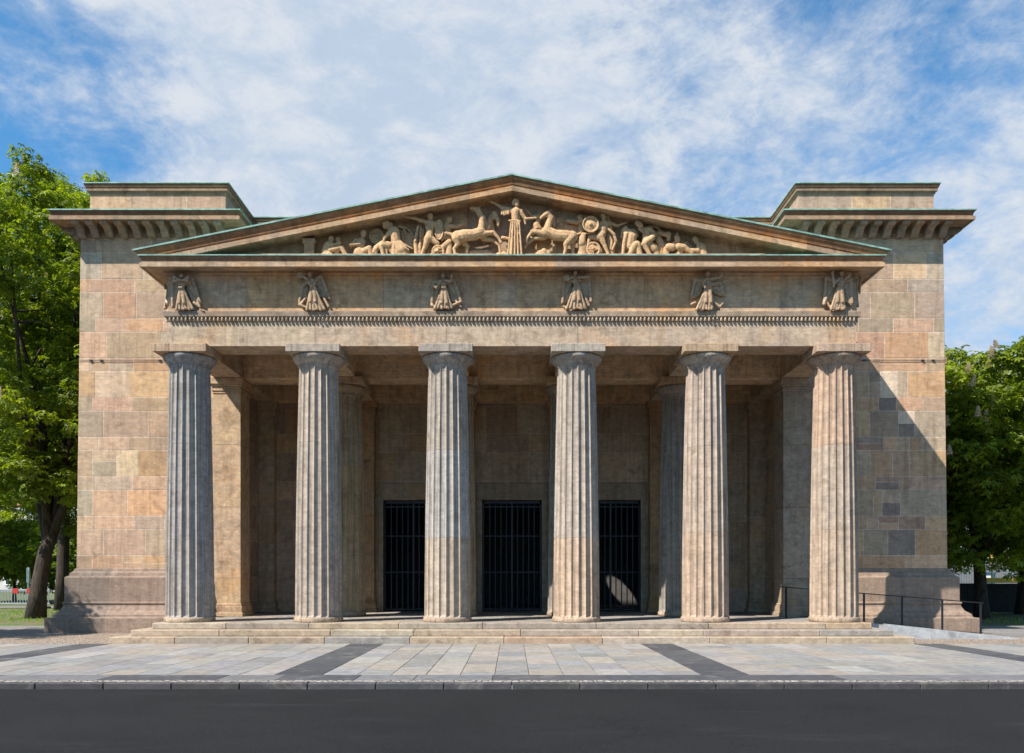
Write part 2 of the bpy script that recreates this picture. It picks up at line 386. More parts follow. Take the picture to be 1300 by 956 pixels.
def column(cx, cy, tints, seed, top_k=1.0):
    rs = random.Random(seed)
    mb = MB(); NF = 20; SG = 8
    z0, z1 = .575, 6.84
    zs = [z0, z0 + .015, z0 + .05]
    k = 22
    joints = [z0 + (z1 - z0) * j for j in (rs.uniform(.30, .36), rs.uniform(.62, .70))]
    zs += [z0 + .05 + (z1 - .10 - z0 - .05) * i / k for i in range(1, k)]
    for j in joints: zs += [j - .009, j, j + .009]
    zs += [z1 - .14, z1 - .07, z1 - .03, z1]
    zs = sorted(set(zs)); rows = []
    for z in zs:
        t = (z - z0) / (z1 - z0)
        Rr = .585 - .100 * (t ** 1.35) + .006 * math.sin(math.pi * t)
        dp = .060 * (1 - .12 * t)
        if z > z1 - .12: dp *= max(0, (z1 - .012 - z) / .12) ** .5 if z < z1 - .012 else 0
        if z < z0 + .045: dp *= max(0.0, (z - z0) / .05) ** .6
        if any(abs(z - j) < .003 for j in joints): Rr -= .007
        row = []
        for i in range(NF * SG):
            a = 2 * math.pi * i / (NF * SG); u = (i % SG) / SG * 2 - 1
            r = Rr - dp * math.sqrt(max(0, 1 - u * u)) * (1 if abs(u) < 1 else 0)
            row.append((r * math.cos(a + .02), r * math.sin(a + .02), z))
        rows.append(row)
    js = joints
    def tf(i, j):
        z = zs[i]; d = 0 if z < js[0] - .004 else 1 if z < js[1] - .004 else 2
        return tints[d]
    mb.grid(rows, tints[0], False, True, tintf=tf)
    mb.face([(.47 * math.cos(a), .47 * math.sin(a), z1) for a in [2 * math.pi * q / 24 for q in range(24)]], tints[2])
    o = mb.build('column', M['column'], B, loc=(cx, cy, 0))
    m = MB()
    m.lathe([(.56, .451), (.600, .452), (.612, .475), (.612, .545), (.598, .572), (.5, .578)], n=56, tint=vary((1.0, .82, .66), .06)); m.build('column_base', M['column'], o)
    m = MB()
    m.lathe([(.47, 6.835), (.492, 6.842), (.497, 6.856), (.490, 6.862), (.505, 6.870), (.505, 6.882), (.497, 6.887), (.517, 6.895), (.520, 6.908),
             (.545, 6.935), (.590, 6.985), (.628, 7.035), (.645, 7.08), (.640, 7.112), (.60, 7.127)], n=64, tint=vary(tints[2], .05))
    m.build('capital', M['column'], o)
    m = MB(); m.box(-.665, .665, -.665, .665, 7.126, 7.327, vary(tints[2] if rs.random() < .6 else (1.1, .85, .62), .05), .01)
    m.build('abacus', M['column'], o)
    return o
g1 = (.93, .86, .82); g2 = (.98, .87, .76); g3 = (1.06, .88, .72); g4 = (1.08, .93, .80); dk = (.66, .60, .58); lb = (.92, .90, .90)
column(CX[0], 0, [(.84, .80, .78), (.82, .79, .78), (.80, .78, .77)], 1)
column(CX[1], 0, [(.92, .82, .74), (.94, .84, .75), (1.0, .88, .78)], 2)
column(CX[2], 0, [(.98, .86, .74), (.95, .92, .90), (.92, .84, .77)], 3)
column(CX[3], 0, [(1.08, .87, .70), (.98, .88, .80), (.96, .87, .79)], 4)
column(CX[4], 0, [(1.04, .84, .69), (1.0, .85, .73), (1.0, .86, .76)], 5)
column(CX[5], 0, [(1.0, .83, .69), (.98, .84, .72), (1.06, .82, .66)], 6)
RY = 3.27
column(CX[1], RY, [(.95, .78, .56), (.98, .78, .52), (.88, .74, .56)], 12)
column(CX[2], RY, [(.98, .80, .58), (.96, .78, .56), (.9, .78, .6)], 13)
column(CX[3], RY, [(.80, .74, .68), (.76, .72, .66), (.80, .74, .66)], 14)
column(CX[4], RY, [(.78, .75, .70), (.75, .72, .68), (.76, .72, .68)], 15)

# stylobate: three steps
for k, (hx, fy) in enumerate(((9.53, -1.43), (9.18, -1.08), (8.82, -.72))):
    mb = MB(); z0, z1 = .15 * k, .15 * (k + 1)
    x = -hx; by = 2.3 if k < 2 else 2.3
    while x < hx - .01:
        w = rnd.uniform(1.5, 2.9); x2 = x + w
        if x2 > hx - .9: x2 = hx
        dz = rnd.uniform(-.002, .002); dy = rnd.uniform(-.004, .004)
        mb.box(x + (.004 if x > -hx else 0), x2 - (.004 if x2 < hx else 0), fy + dy, fy + .62, z0 - (.05 if k == 0 else 0), z1 + dz, vary(rnd.choice(STEP), .07), .014)
        x = x2
    for sx in (-1, 1):
        y = fy + .62
        while y < by - .05:
            y2 = min(y + rnd.uniform(1.0, 1.6), by)
            mb.box(sx * hx, sx * (hx - .62), y + .004, y2 - .004, z0 - (.05 if k == 0 else 0), z1 + rnd.uniform(-.002, .002), vary(rnd.choice(STEP), .07), .014)
            y = y2
    mb.box(-hx + .62, hx - .62, fy + .6, by, z0 - (.05 if k == 0 else 0), z1 - (.012 if k == 2 else .003), (.8, .7, .6))
    mb.build('step', M['step'], B)
# portico floor
mb = MB(); mb.box(-8.2, 8.2, 2.3, 14.2, .0, .436, (1, 1, 1))
mp = lambda u, v, o: (u, v, .438 + o)
mb.blocks(mp, -8.2, 8.2, [.95] * 7, -.10, [(1, 1, 1), (1.2, 1.15, 1.1), (.85, .85, .85), (1.1, 1.0, .9)], (.9, 1.2), .01, .008, back=False)
mb.build('portico_floor', M['floor'], B)

# entablature (U shaped)
PU = [(-8.575, 3.66), (-8.575, -.40), (8.575, -.40), (8.575, 3.66)]
L = 17.15
fr_cuts = {1: [(x + 8.575) / L for x in (-6.6, -4.905, -3.2, -1.635, 0.1, 1.635, 3.3, 4.905, 6.7)]}
ar_cuts = {1: [(x + 8.575) / L for x in CX[1:5]]}
mb = MB()
mb.sweep(PU, [(-.80, 8.15), (-.80, 7.33), (0, 7.33), (0, 7.99)], seg=3.2, pal=[(1.06, .92, .80), (1.0, .88, .77), (1.1, .96, .84), (.95, .84, .75)], side=1, cuts=ar_cuts, joint=.012)
mb.build('architrave', M['trim'], B)
mb = MB()
mb.sweep(PU, [(0, 7.99), (.025, 7.992), (.025, 8.035), (.075, 8.05), (.085, 8.17), (.07, 8.185), (0, 8.187)], seg=2.4, pal=[(.72, .63, .56), (.80, .70, .60), (.68, .60, .55)], side=1, joint=.008)
tn = mb.build('taenia', M['trim'], B)
mb = MB()
def gutta(mb, x, y, ax):
    n = 6
    for (r0, za, r1, zb) in ((.020, 8.04, .034, 7.945),):
        c = (x, y)
        rows = [[(x + r * math.cos(2 * math.pi * k / n), y + r * math.sin(2 * math.pi * k / n), z) for k in range(n)] for r, z in ((r0, za), (r1, zb), (r1 * .4, zb - .012))]
        mb.grid(rows, (1.25, 1.12, .98), True, True, capb=True)
for i in range(171): gutta(mb, -8.5 + i * .1, -.40 - .045, 0)
for sx in (-1, 1):
    for i in range(33): gutta(mb, sx * (8.575 + .045), -.32 + i * .1, 1)
mb.build('guttae', M['trim'], tn, kind='stuff')
mb = MB()
mb.sweep(PU, [(0, 8.18), (0, 9.02), (.02, 9.03), (.02, 9.10), (.045, 9.13), (.045, 9.20)], seg=1.8, pal=[(1.24, .96, .72), (1.20, .95, .74), (1.26, .94, .66), (1.16, .94, .76), (1.30, .94, .62)], side=1, cuts=fr_cuts, joint=.009)
mb.box(-8.5, 8.5, -.38, .35, 8.15, 9.19, (.5, .4, .3))
fz = mb.build('frieze', M['trim'], B)
cor_pal = [(1.10, .83, .60), (1.0, .77, .57), (.92, .76, .62), (1.12, .80, .52), (.84, .67, .52), (1.05, .86, .68)]
mb = MB()
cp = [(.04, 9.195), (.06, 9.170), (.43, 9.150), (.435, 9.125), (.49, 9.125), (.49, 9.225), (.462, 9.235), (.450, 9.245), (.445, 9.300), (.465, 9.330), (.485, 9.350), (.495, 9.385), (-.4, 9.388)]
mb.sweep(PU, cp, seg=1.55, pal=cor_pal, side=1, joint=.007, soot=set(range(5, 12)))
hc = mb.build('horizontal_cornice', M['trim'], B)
mb = MB(); mb.sweep(PU, [(.44, 9.386), (.515, 9.384), (.518, 9.412), (.30, 9.42), (-.05, 9.424)], seg=None, side=1, joint=0)
mb.build('copper_flashing', M['copper'], hc)
# side eaves gutter moulding
for sx in (-1, 1):
    mb = MB()
    pr = [(.30, 9.39), (.50, 9.39), (.56, 9.42), (.615, 9.47), (.63, 9.505), (.30, 9.56)]
    rows = [[(sx * (8.575 + o), y, z) for o, z in pr] for y in (-.35, 2.9)]
    mb.grid(rows, (.9, .75, .6), False)
    mb.build('eaves_moulding', M['trim'], B)
# raking cornice
def rake(prof, pal, mat, parent, name, cuts=8):
    mb = MB()
    zt = lambda x: 11.345 - .2 * abs(x)
    for sx in (-1, 1):
        t0 = vary(rnd.choice(pal), .05)
        N_ = 9; xs = [9.22 * i / N_ for i in range(N_ + 1)]
        # refine for the clamp region
        st = []
        for i in range(N_):
            for q in range(4): st.append((xs[i] + (xs[i + 1] - xs[i]) * q / 4, i))
        st.append((9.22, N_ - 1))
        tn_ = [vary(rnd.choice(pal), .06) for _ in range(N_)]
        rows = []
        for x, i in st:
            r = []
            for o, dz in prof:
                xe = 9.075 + .145 * max(0, min(1, 1 + dz / .11)); xx = min(x, xe)
                z = zt(xx) + dz
                r.append((sx * xx, -.40 - o, max(z, 9.392)))
            rows.append(r)
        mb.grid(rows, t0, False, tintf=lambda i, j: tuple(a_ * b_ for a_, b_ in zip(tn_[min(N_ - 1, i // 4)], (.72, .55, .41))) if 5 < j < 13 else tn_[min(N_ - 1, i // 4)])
        mb.face(rows[-1], tn_[-1])
    return mb.build(name, mat, parent)
rk = rake([(-.04, -.385), (.02, -.365), (.42, -.350), (.43, -.372), (.49, -.372), (.492, -.262), (.455, -.245), (.448, -.215), (.470, -.205), (.478, -.175), (.455, -.165), (.470, -.125), (.505, -.080), (.522, -.020), (0, -.018)],
     cor_pal, M['trim'], B, 'raking_cornice')
rake([(.3, -.014), (.545, -.016), (.548, .020), (.3, .028), (-.2, .028)], [(1, 1, 1)], M['copper'], rk, 'copper_flashing')
# tympanum
mb = MB(); zt = lambda x: 11.345 - .2 * abs(x) - .2
xs = [-8.9 + 17.8 * i / 16 for i in range(17)]
for i in range(16):
    a, b = xs[i], xs[i + 1]; t = vary(rnd.choice([(.95, .74, .54), (.88, .70, .52), (1.0, .76, .52), (.82, .68, .54)]), .06)
    for (lo, hi) in ((9.36, 10.1), (10.1, 11.4)):
        pa = min(max(zt(a), lo), hi); pb = min(max(zt(b), lo), hi)
        if pa - lo < .01 and pb - lo < .01: continue
        mb.face([(a + .004, -.385, lo + .003), (b - .004, -.385, lo + .003), (b - .004, -.385, pb), (a + .004, -.385, pa)], vary(t, .08))
mb.face([(-9, -.375, 9.36), (9, -.375, 9.36), (0, -.375, 11.25)], (.35, .3, .25))
mb.box(-6.2, 6.2, -.76, -.38, 9.385, 9.49, (1.0, .8, .6), .01)
ty = mb.build('tympanum', M['trim'], B)
# altar block at the left end of the sculpture
mb = MB(); mb.box(-5.13, -4.88, -.62, -.36, 9.45, 9.86, (1, .76, .56), .01); mb.box(-5.16, -4.85, -.65, -.36, 9.80, 9.92, (1.05, .8, .6), .012); mb.box(-5.15, -4.86, -.64, -.36, 9.45, 9.53, (1, .8, .6), .01)
mb.build('altar_block', M['trim'], ty)
# portico roof
mb = MB()
for sx in (-1, 1):
    mb.face([(0, -.9, 11.36), (sx * 9.2, -.9, 9.52), (sx * 9.2, 2.98, 9.52), (sx * 8.33, 2.98, 9.694), (sx * 8.33, 5.2, 9.694), (0, 5.2, 11.36)], (1, 1, 1))
mb.build('portico_roof', M['copper'], B)
# beams and ceiling of the portico
mb = MB(); T = lambda: tuple(q * 1.3 for q in vary(rnd.choice(INNER), .06))
ys = [(.405, RY - .41), (RY + .41, 5.9)]
mb.box(-7.77, 7.77, RY - .40, RY + .40, 7.331, 8.10, T(), .008)
mb.box(-8.3, 8.3, 5.92, 6.3, 7.331, 8.10, T(), .008)
for x in CX:
    for a, b in ys:
        if abs(x) > 8:
            if a > 1: mb.box(x - .395, x + .395, a, b, 7.332, 8.10, T(), .008)
        else: mb.box(x - .40, x + .40, a, b, 7.332, 8.10, T(), .008)
mb.build('ceiling_beam', M['trim'], B)
mb = MB(); mb.box(-8.5, 8.5, .2, 6.32, 8.10, 8.3); mb.build('portico_ceiling', M['ceiling'], B)

# pylons and body
YW = 2.95
hx = lambda z: 12.62 - .12 * (z - 1.8) / 9.7
crs = []; z = 1.82; k = 0
while z < 11.45:
    h = .39 if k % 2 == 0 else .755
    h = min(h, 11.62 - z); crs.append(h); z += h; k += 1
for sx in (-1, 1):
    mb = MB()
    if sx < 0:
        mpf = lambda u, v, o: (u, YW - o, v)
        mb.blocks(mpf, lambda v: -hx(v), lambda v: -8.3, crs, 1.82, PINK, (.85, 1.7), patch=.18, ppal=PINK + PATCH[9:12])
    else:
        mpf = lambda u, v, o: (u, YW - o, v)
        mb.blocks(mpf, lambda v: 8.3, lambda v: hx(v), crs, 1.82, PINK, (.7, 1.5), patch=.9, patchv=(1.9, 7.3), ppal=PATCH)
    # outer side
    mps = (lambda u, v, o: (-hx(v) - o, u, v)) if sx < 0 else (lambda u, v, o: (hx(v) + o, u, v))
    mb.blocks(mps, YW, 21.0, crs, 1.82, PINK, (.9, 1.8))
    # inner flank above the portico roof and inside the portico
    mpi = (lambda u, v, o: (-8.3 + o, u, v)) if sx < 0 else (lambda u, v, o: (8.3 - o, u, v))
    mb.blocks(mpi, YW, 6.35, crs, 1.82 - 1.37 + .0, INNER, (.9, 1.6))
    mb.blocks(mpi, YW, 6.35, [.7] * 5, 8.3, PINK, (.9, 1.6))
    mb.box(sx * 8.312, sx * 12.4, YW + .01, 6.3, .3, 11.6, (.4, .35, .3))
    mb.build('pylon_wall', M['ashlar'], B)
# thin lightning cable on both pylons
for sx in (-1, 1):
    mb = MB()
    mb.tube((sx * 12.56, YW - .03, 7.86), (sx * 8.65, YW - .03, 7.86), .007, .007, 6)
    for q in (10.2, 11.9, 12.2): mb.box(sx * q - .04, sx * q + .04, YW - .045, YW, 7.84, 7.88)
    mb.build('cable', M['iron'], B)
# plinth
pl = [(.0, 1.84), (.05, 1.81), (.06, 1.76), (.13, 1.70), (.15, 1.62), (.20, 1.60), (.233, 1.57), (.233, .88), (.27, .865), (.28, .83), (.25, .80), (.26, .74), (.33, .62), (.44, .54), (.47, .50), (.47, .46), (.50, .44), (.588, .43), (.60, .41), (.60, -.05)]
for sx in (-1, 1):
    mb = MB()
    path = [(sx * 12.62, 21), (sx * 12.62, YW), (sx * 8.72, YW)]
    mb.sweep(path, pl, seg=1.25, pal=PLIN, side=1 if sx < 0 else -1, joint=.012)
    mb.build('plinth', M['ashlar'], B)
# crowning cornice with brackets, attic and attic cornice
UP = [(-12.5, 21), (-12.5, YW), (-8.3, YW), (-8.3, 5.1), (8.3, 5.1), (8.3, YW), (12.5, YW), (12.5, 21)]
mb = MB()
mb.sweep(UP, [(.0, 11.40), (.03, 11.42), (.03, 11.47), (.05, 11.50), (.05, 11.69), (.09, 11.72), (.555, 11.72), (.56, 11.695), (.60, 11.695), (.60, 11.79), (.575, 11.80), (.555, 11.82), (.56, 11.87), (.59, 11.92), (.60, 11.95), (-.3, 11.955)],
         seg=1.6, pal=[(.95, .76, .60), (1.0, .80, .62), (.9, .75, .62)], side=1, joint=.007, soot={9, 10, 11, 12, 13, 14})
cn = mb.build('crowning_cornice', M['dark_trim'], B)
mb = MB(); mb.sweep(UP, [(.5, 11.953), (.625, 11.950), (.628, 11.982), (-.1, 12.0)], seg=None, side=1, joint=0)
mb.build('copper_flashing', M['copper'], cn)
brp = [(0, 11.715), (.50, 11.715), (.50, 11.64), (.44, 11.60), (.33, 11.60), (.22, 11.54), (.15, 11.44), (.09, 11.385), (0, 11.37)]
def bracket(c, n, w=.20):
    """solid scrolled console: centre on the wall c, outward normal n"""
    mb = MB(); t = Vector((n.y, -n.x)); tint = vary(rnd.choice(GREY), .05)
    A = [(c.x + n.x * (o + .05) - t.x * w / 2, c.y + n.y * (o + .05) - t.y * w / 2, z) for o, z in brp]
    Bq = [(c.x + n.x * (o + .05) + t.x * w / 2, c.y + n.y * (o + .05) + t.y * w / 2, z) for o, z in brp]
    mb.grid([A + [A[0]], Bq + [Bq[0]]], tint, False); mb.face(A, tint); mb.face(Bq, tint)
    mb.build('bracket', M['dark_trim'], cn)
for sx in (-1, 1):
    n = 11
    for i in range(n): bracket(Vector((sx * (8.38 + (12.40 - 8.38) * i / (n - 1)), YW)), Vector((0, -1)))
    for i in range(5): bracket(Vector((sx * 8.3, YW + .1 + i * .41)), Vector((-sx, 0)))
    for i in range(8): bracket(Vector((sx * 12.5, YW + .1 + i * .41)), Vector((sx, 0)))
AT = [(-12.28, 21), (-12.28, YW + .1), (-8.34, YW + .1), (-8.34, 5.3), (8.34, 5.3), (8.34, YW + .1), (12.28, YW + .1), (12.28, 21)]
mb = MB()
mb.sweep(AT, [(.02, 11.96), (.02, 12.10), (0, 12.11), (0, 12.76)], seg=1.15, pal=[(.95, .74, .60), (.85, .70, .60), (1.05, .80, .62), (1.1, .86, .64), (.78, .66, .58)], side=1, joint=.014, jt=(1.4, 1.3, 1.15))
at = mb.build('attic_wall', M['ashlar'], B)
mb = MB()
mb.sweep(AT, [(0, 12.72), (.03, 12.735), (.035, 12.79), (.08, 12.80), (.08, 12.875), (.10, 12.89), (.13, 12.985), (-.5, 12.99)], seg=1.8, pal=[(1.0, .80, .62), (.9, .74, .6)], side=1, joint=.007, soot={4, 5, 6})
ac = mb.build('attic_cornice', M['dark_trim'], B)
mb = MB(); mb.sweep(AT, [(.1, 12.988), (.145, 12.986), (.148, 13.014), (-.5, 13.024)], seg=None, side=1, joint=0)
mb.build('copper_flashing', M['copper'], ac)
mb = MB(); mb.box(-12.2, 12.2, 13.9, 20.9, .0, 12.9, (.9, .8, .7))
for sx in (-1, 1): mb.box(sx * 8.4, sx * 12.2, 3.2, 14, 11.7, 12.9, (.6, .6, .6))
mb.box(-8.4, 8.4, 5.35, 6.75, 12.6, 12.9, (.6, .6, .6)); mb.box(-8.4, 8.4, 5.12, 5.34, 8.3, 12.6, (.7, .6, .5))

mb.build('main_body', M['ashlar'], B)

# antae (corner piers)
def pier(name, x0, x1, y0, y1, pal, base=True):
    mb = MB(); zs = [.45, 1.55, 3.6, 5.4, 6.90]
    for i in range(4): mb.box(x0, x1, y0, y1, zs[i] + .003, zs[i + 1] - .003, vary(rnd.choice(pal), .06), .006)
    o = mb.build(name, M['trim'], B)
    m = MB()
    for e, a, b in ((.02, 6.88, 6.95), (.045, 6.95, 7.0), (.03, 7.0, 7.08), (.065, 7.08, 7.14), (.10, 7.14, 7.325)):
        m.box(x0 - e, x1 + e, y0 - e, y1 + e, a + .001, b, vary(pal[0], .05), .008)
    m.build('pier_capital', M['trim'], o)
    m = MB()
    for e, a, b in ((.03, .75, .82), (.055, .52, .75), (.09, .44, .56)):
        m.box(x0 - e, x1 + e, y0 - e, y1 + e, a, b, vary(pal[0], .05), .012)
    m.build('pier_base', M['trim'], o)
    return o
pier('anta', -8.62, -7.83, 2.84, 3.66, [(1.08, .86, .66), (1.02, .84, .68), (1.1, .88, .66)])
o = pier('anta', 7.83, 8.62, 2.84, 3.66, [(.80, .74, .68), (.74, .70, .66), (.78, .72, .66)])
for x in CX:
    a, b = (x - .40, x + .40)
    if x < -8: a = -8.29
    if x > 8: b = 8.29
    pier('pilaster', a, b, 5.97, 6.298, INNER if abs(x) > 6 else [(.95, .72, .48), (.9, .7, .5)])
# side walls of the portico between anta and back are the pylon flanks; back wall with three doorways
mb = MB()
mpb = lambda u, v, o: (u, 6.30 - o, v)
doors = [-3.27, 0, 3.27]; DW = .983; DT = 4.14
segs = [(-8.3, -3.27 - DW), (-3.27 + DW, -DW), (DW, 3.27 - DW), (3.27 + DW, 8.3)]
cs = [.75, .75, .74, .75, .70]
for a, b in segs: mb.blocks(mpb, a, b, cs, .45, INNER, (.7, 1.3))
mb.blocks(mpb, -8.3, 8.3, [.62, .95, .62, .90, .85], 4.14, INNER, (.9, 1.9))
for a, b in segs: mb.box(a, b, 6.302, 6.75, .3, 4.14, (.7, .6, .5))
mb.box(-8.3, 8.3, 6.302, 6.75, 4.14, 8.3, (.7, .6, .5))
mb.build('back_wall', M['ashlar'], B)
for x in doors:
    m = MB(); w = .20
    for sx in (-1, 1): m.box(x + sx * DW, x + sx * (DW + w), 6.255, 6.5, .45, DT, (.85, .80, .72), .006)
    m.box(x - DW - w, x + DW + w, 6.255, 6.5, DT + .002, DT + .55, (.86, .78, .66), .006)
    m.build('door_surround', M['trim'], B)
    g = MB(); z0, z1 = .47, DT - .02; y = 6.42
    for sx in (-1, 1): g.box(x + sx * (DW - .01), x + sx * (DW - .06), y - .03, y + .03, z0, z1, ch=.004)
    g.box(x - DW, x + DW, y - .03, y + .03, z1 - .09, z1, ch=.004)
    gt = g.build('gate', M['iron'], B)
    for zz in (.50, 1.73, 2.93, 3.9):
        g = MB(); g.box(x - DW + .05, x + DW - .05, y - .022, y + .022, zz, zz + .045, ch=.003)
        g.build('gate_rail', M['iron'], gt)
    n = 10
    for i in range(1, n):
        g = MB()
        xx = x - DW + .06 + (2 * DW - .12) * i / n; r = .034 if i == 5 else .017
        g.box(xx - r, xx + r, y - .017 - (r - .017), y + .017, z0 + .05, z1 - .08, ch=.003)
        g.build('gate_bar', M['iron'], gt)
# hall behind the gates, lit only through the round roof opening
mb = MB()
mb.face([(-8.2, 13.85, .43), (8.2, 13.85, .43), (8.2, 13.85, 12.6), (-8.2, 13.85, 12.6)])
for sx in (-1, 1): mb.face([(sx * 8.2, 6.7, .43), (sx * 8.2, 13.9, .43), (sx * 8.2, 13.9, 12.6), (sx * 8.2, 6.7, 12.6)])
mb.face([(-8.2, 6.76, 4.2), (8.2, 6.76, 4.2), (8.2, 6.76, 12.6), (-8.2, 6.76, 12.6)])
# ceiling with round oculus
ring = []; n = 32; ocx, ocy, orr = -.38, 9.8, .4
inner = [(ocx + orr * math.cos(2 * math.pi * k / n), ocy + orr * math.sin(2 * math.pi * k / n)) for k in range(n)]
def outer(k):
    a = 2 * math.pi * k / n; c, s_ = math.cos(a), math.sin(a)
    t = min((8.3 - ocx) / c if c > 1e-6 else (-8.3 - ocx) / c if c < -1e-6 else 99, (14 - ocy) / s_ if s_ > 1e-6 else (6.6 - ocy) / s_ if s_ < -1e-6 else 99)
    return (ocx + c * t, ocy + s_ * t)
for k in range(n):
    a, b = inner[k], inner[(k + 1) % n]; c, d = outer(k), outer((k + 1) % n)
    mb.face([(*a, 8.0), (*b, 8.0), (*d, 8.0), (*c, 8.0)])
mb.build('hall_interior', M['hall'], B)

# ------------------------------------------------------------------ carved figures
ICO = {}
def capsule(V, F, p, q, r0, r1, flat, n=10):
    """tapered rounded limb, flattened in depth (y)"""
    p = Vector(p); q = Vector(q); d = q - p; Ld = d.length
    if Ld < 1e-4: d = Vector((0, 0, 1)); Ld = 1e-4; q = p + d * 1e-3
    d.normalize(); u = d.orthogonal().normalized(); w = d.cross(u); base = len(V); rows = []
    for k in range(4):
        a = -math.pi / 2 + (k + .3) / 4 * math.pi / 2; rows.append((p + d * (r0 * math.sin(a)), r0 * math.cos(a)))
    rows.append((p, r0)); rows.append((q, r1))
    for k in range(4):
        a = (k + .7) / 4 * math.pi / 2; rows.append((q + d * (r1 * math.sin(a)), r1 * math.cos(a)))
    cy = (p.y + q.y) / 2
    for c, r in rows:
        for k in range(n):
            a = 2 * math.pi * k / n
            off = (u * math.cos(a) + w * math.sin(a)) * r
            v = c + Vector((off.x, off.y * flat, off.z)); V.append(tuple(v))
    m = len(rows)
    for i in range(m - 1):
        for k in range(n):
            a = base + i * n + k; b = base + i * n + (k + 1) % n
            F.append((a, b, b + n, a + n))
    F.append(tuple(base + k for k in range(n - 1, -1, -1))); F.append(tuple(base + (m - 1) * n + k for k in range(n)))
def sculpt(name, mat, parent, caps, org, vox=.017, label=None, rot=None, disp=.0):
    V, F = [], []
    for p, q, r0, r1, fl in caps: capsule(V, F, p, q, r0, r1, fl)
    me = bpy.data.meshes.new(name); me.from_pydata(V, [], F)
    me.transform(Matrix.Translation(-Vector(org)))
    if rot: me.transform(rot)
    o = bpy.data.objects.new(name, me); COL.objects.link(o)
    r = o.modifiers.new('r', 'REMESH'); r.mode = 'VOXEL'; r.voxel_size = vox * .72
    s = o.modifiers.new('s', 'SMOOTH'); s.factor = .5; s.iterations = 1
    bpy.context.view_layer.update()
    ev = o.evaluated_get(bpy.context.evaluated_depsgraph_get())
    m2 = bpy.data.meshes.new_from_object(ev); o.modifiers.clear(); o.data = m2; bpy.data.meshes.remove(me)
    m2.polygons.foreach_set('use_smooth', [True] * len(m2.polygons)); m2.materials.clear(); m2.materials.append(mat); m2.name = name
    o.location = org; o.parent = parent
    if label: o['label'] = label
    return o
def crop(ox, oy, sc, wall_y, D):
    k = D / 1040
    def conv(L):
        out = []
        for t in L:
            x1, y1, r1, x2, y2, r2 = t[:6]; d = t[6] if len(t) > 6 else .13; fl = t[7] if len(t) > 7 else .8
            d2 = t[8] if len(t) > 8 else d
            f = lambda x, y, dd: ((ox + x / sc - 649) * k, wall_y - dd, 1.53 + (735 - (oy + y / sc)) * k)
            out.append((f(x1, y1, d), f(x2, y2, d2), max(r1 / sc * k, .012), max(r2 / sc * k, .012), fl))
        return out
    return conv
def place(name, conv, L, label, mat=None, parent=None, vox=.016):
    caps = conv(L)
    xs = [c[0][0] for c in caps] + [c[1][0] for c in caps]; ys_ = [c[0][1] for c in caps]
    zs = [c[0][2] - c[2] for c in caps] + [c[1][2] - c[3] for c in caps]
    org = (sum(xs) / len(xs), max(ys_), min(zs))
    return sculpt(name, mat or M['figure'], parent or ty, caps, org, vox, label)
def arc(cx, cy, rx, ry, a0, a1, n, r, d, fl=.5):
    L = []; pts = [(cx + rx * math.cos(R(a0 + (a1 - a0) * i / n)), cy - ry * math.sin(R(a0 + (a1 - a0) * i / n))) for i in range(n + 1)]
    for i in range(n): L.append((*pts[i], r, *pts[i + 1], r, d, fl))
    return L
def disc(cx, cy, r, d):
    return [(cx, cy, r, cx + .1, cy, r, d, .10), (cx, cy, r * .55, cx + .1, cy, r * .55, d + .02, .16), (cx, cy, r * .22, cx + .1, cy, r * .2, d + .05, .5)] + arc(cx, cy, r * .93, r * .93, 0, 360, 14, r * .09, d + .03, .8)
TY = -.385
A = crop(380, 245, 9.286, TY, 20.2)
place('seated_couple', A, [(365, 535, 34, 366, 560, 30, .20), (440, 535, 30, 440, 560, 26, .16), (362, 590, 30, 340, 620, 62, .16), (335, 620, 62, 300, 730, 62, .18), (300, 730, 60, 300, 800, 60, .18), (430, 590, 30, 425, 690, 45, .12),
    (350, 600, 24, 400, 620, 18, .26), (400, 620, 18, 480, 595, 15, .26), (355, 680, 34, 490, 650, 32, .24), (490, 650, 32, 560, 770, 22, .24), (430, 700, 36, 440, 790, 36, .18), (340, 740, 40, 430, 780, 34, .25)], 'two seated figures embracing')
place('seated_man', A, [(745, 470, 36, 748, 500, 30, .22), (740, 540, 20, 725, 560, 30, .18), (715, 575, 60, 700, 690, 55, .16), (665, 560, 30, 600, 620, 22, .2), (600, 620, 22, 710, 610, 18, .26), (690, 700, 60, 780, 790, 50, .2),
    (700, 720, 45, 815, 655, 36, .22), (815, 655, 36, 850, 790, 24, .22), (640, 700, 30, 650, 790, 30, .15)], 'seated man with folded arms')
place('round_shield', A, disc(895, 490, 92, .07), 'round shield carved on the wall')
place('mourning_woman', A, [(1015, 365, 44, 1010, 395, 36, .24), (1040, 390, 46, 1060, 380, 40, .2), (1070, 430, 34, 1110, 450, 62, .20), (1110, 460, 66, 1130, 560, 58, .22), (1075, 450, 26, 1000, 540, 20, .27), (1000, 540, 20, 990, 590, 16, .27),
    (1130, 580, 64, 1190, 680, 90, .20), (1190, 690, 90, 1230, 790, 80, .18), (1120, 600, 42, 1110, 790, 36, .24)] + [(1130 + i * 16, 600, 9, 1150 + i * 45, 730 - i * 14, 9, .30, .8) for i in range(5)], 'draped woman bending over a fallen figure')
place('fallen_man', A, [(890, 680, 34, 880, 710, 30, .26), (900, 650, 36, 980, 610, 50, .22), (980, 610, 50, 1060, 620, 44, .22), (960, 630, 26, 990, 780, 20, .27), (900, 700, 20, 890, 790, 16, .27), (1040, 620, 36, 1090, 700, 30, .2), (1010, 640, 22, 1030, 790, 18, .22)], 'fallen man supporting himself on one arm')
Bc = crop(500, 240, 8.667, TY, 20.2)
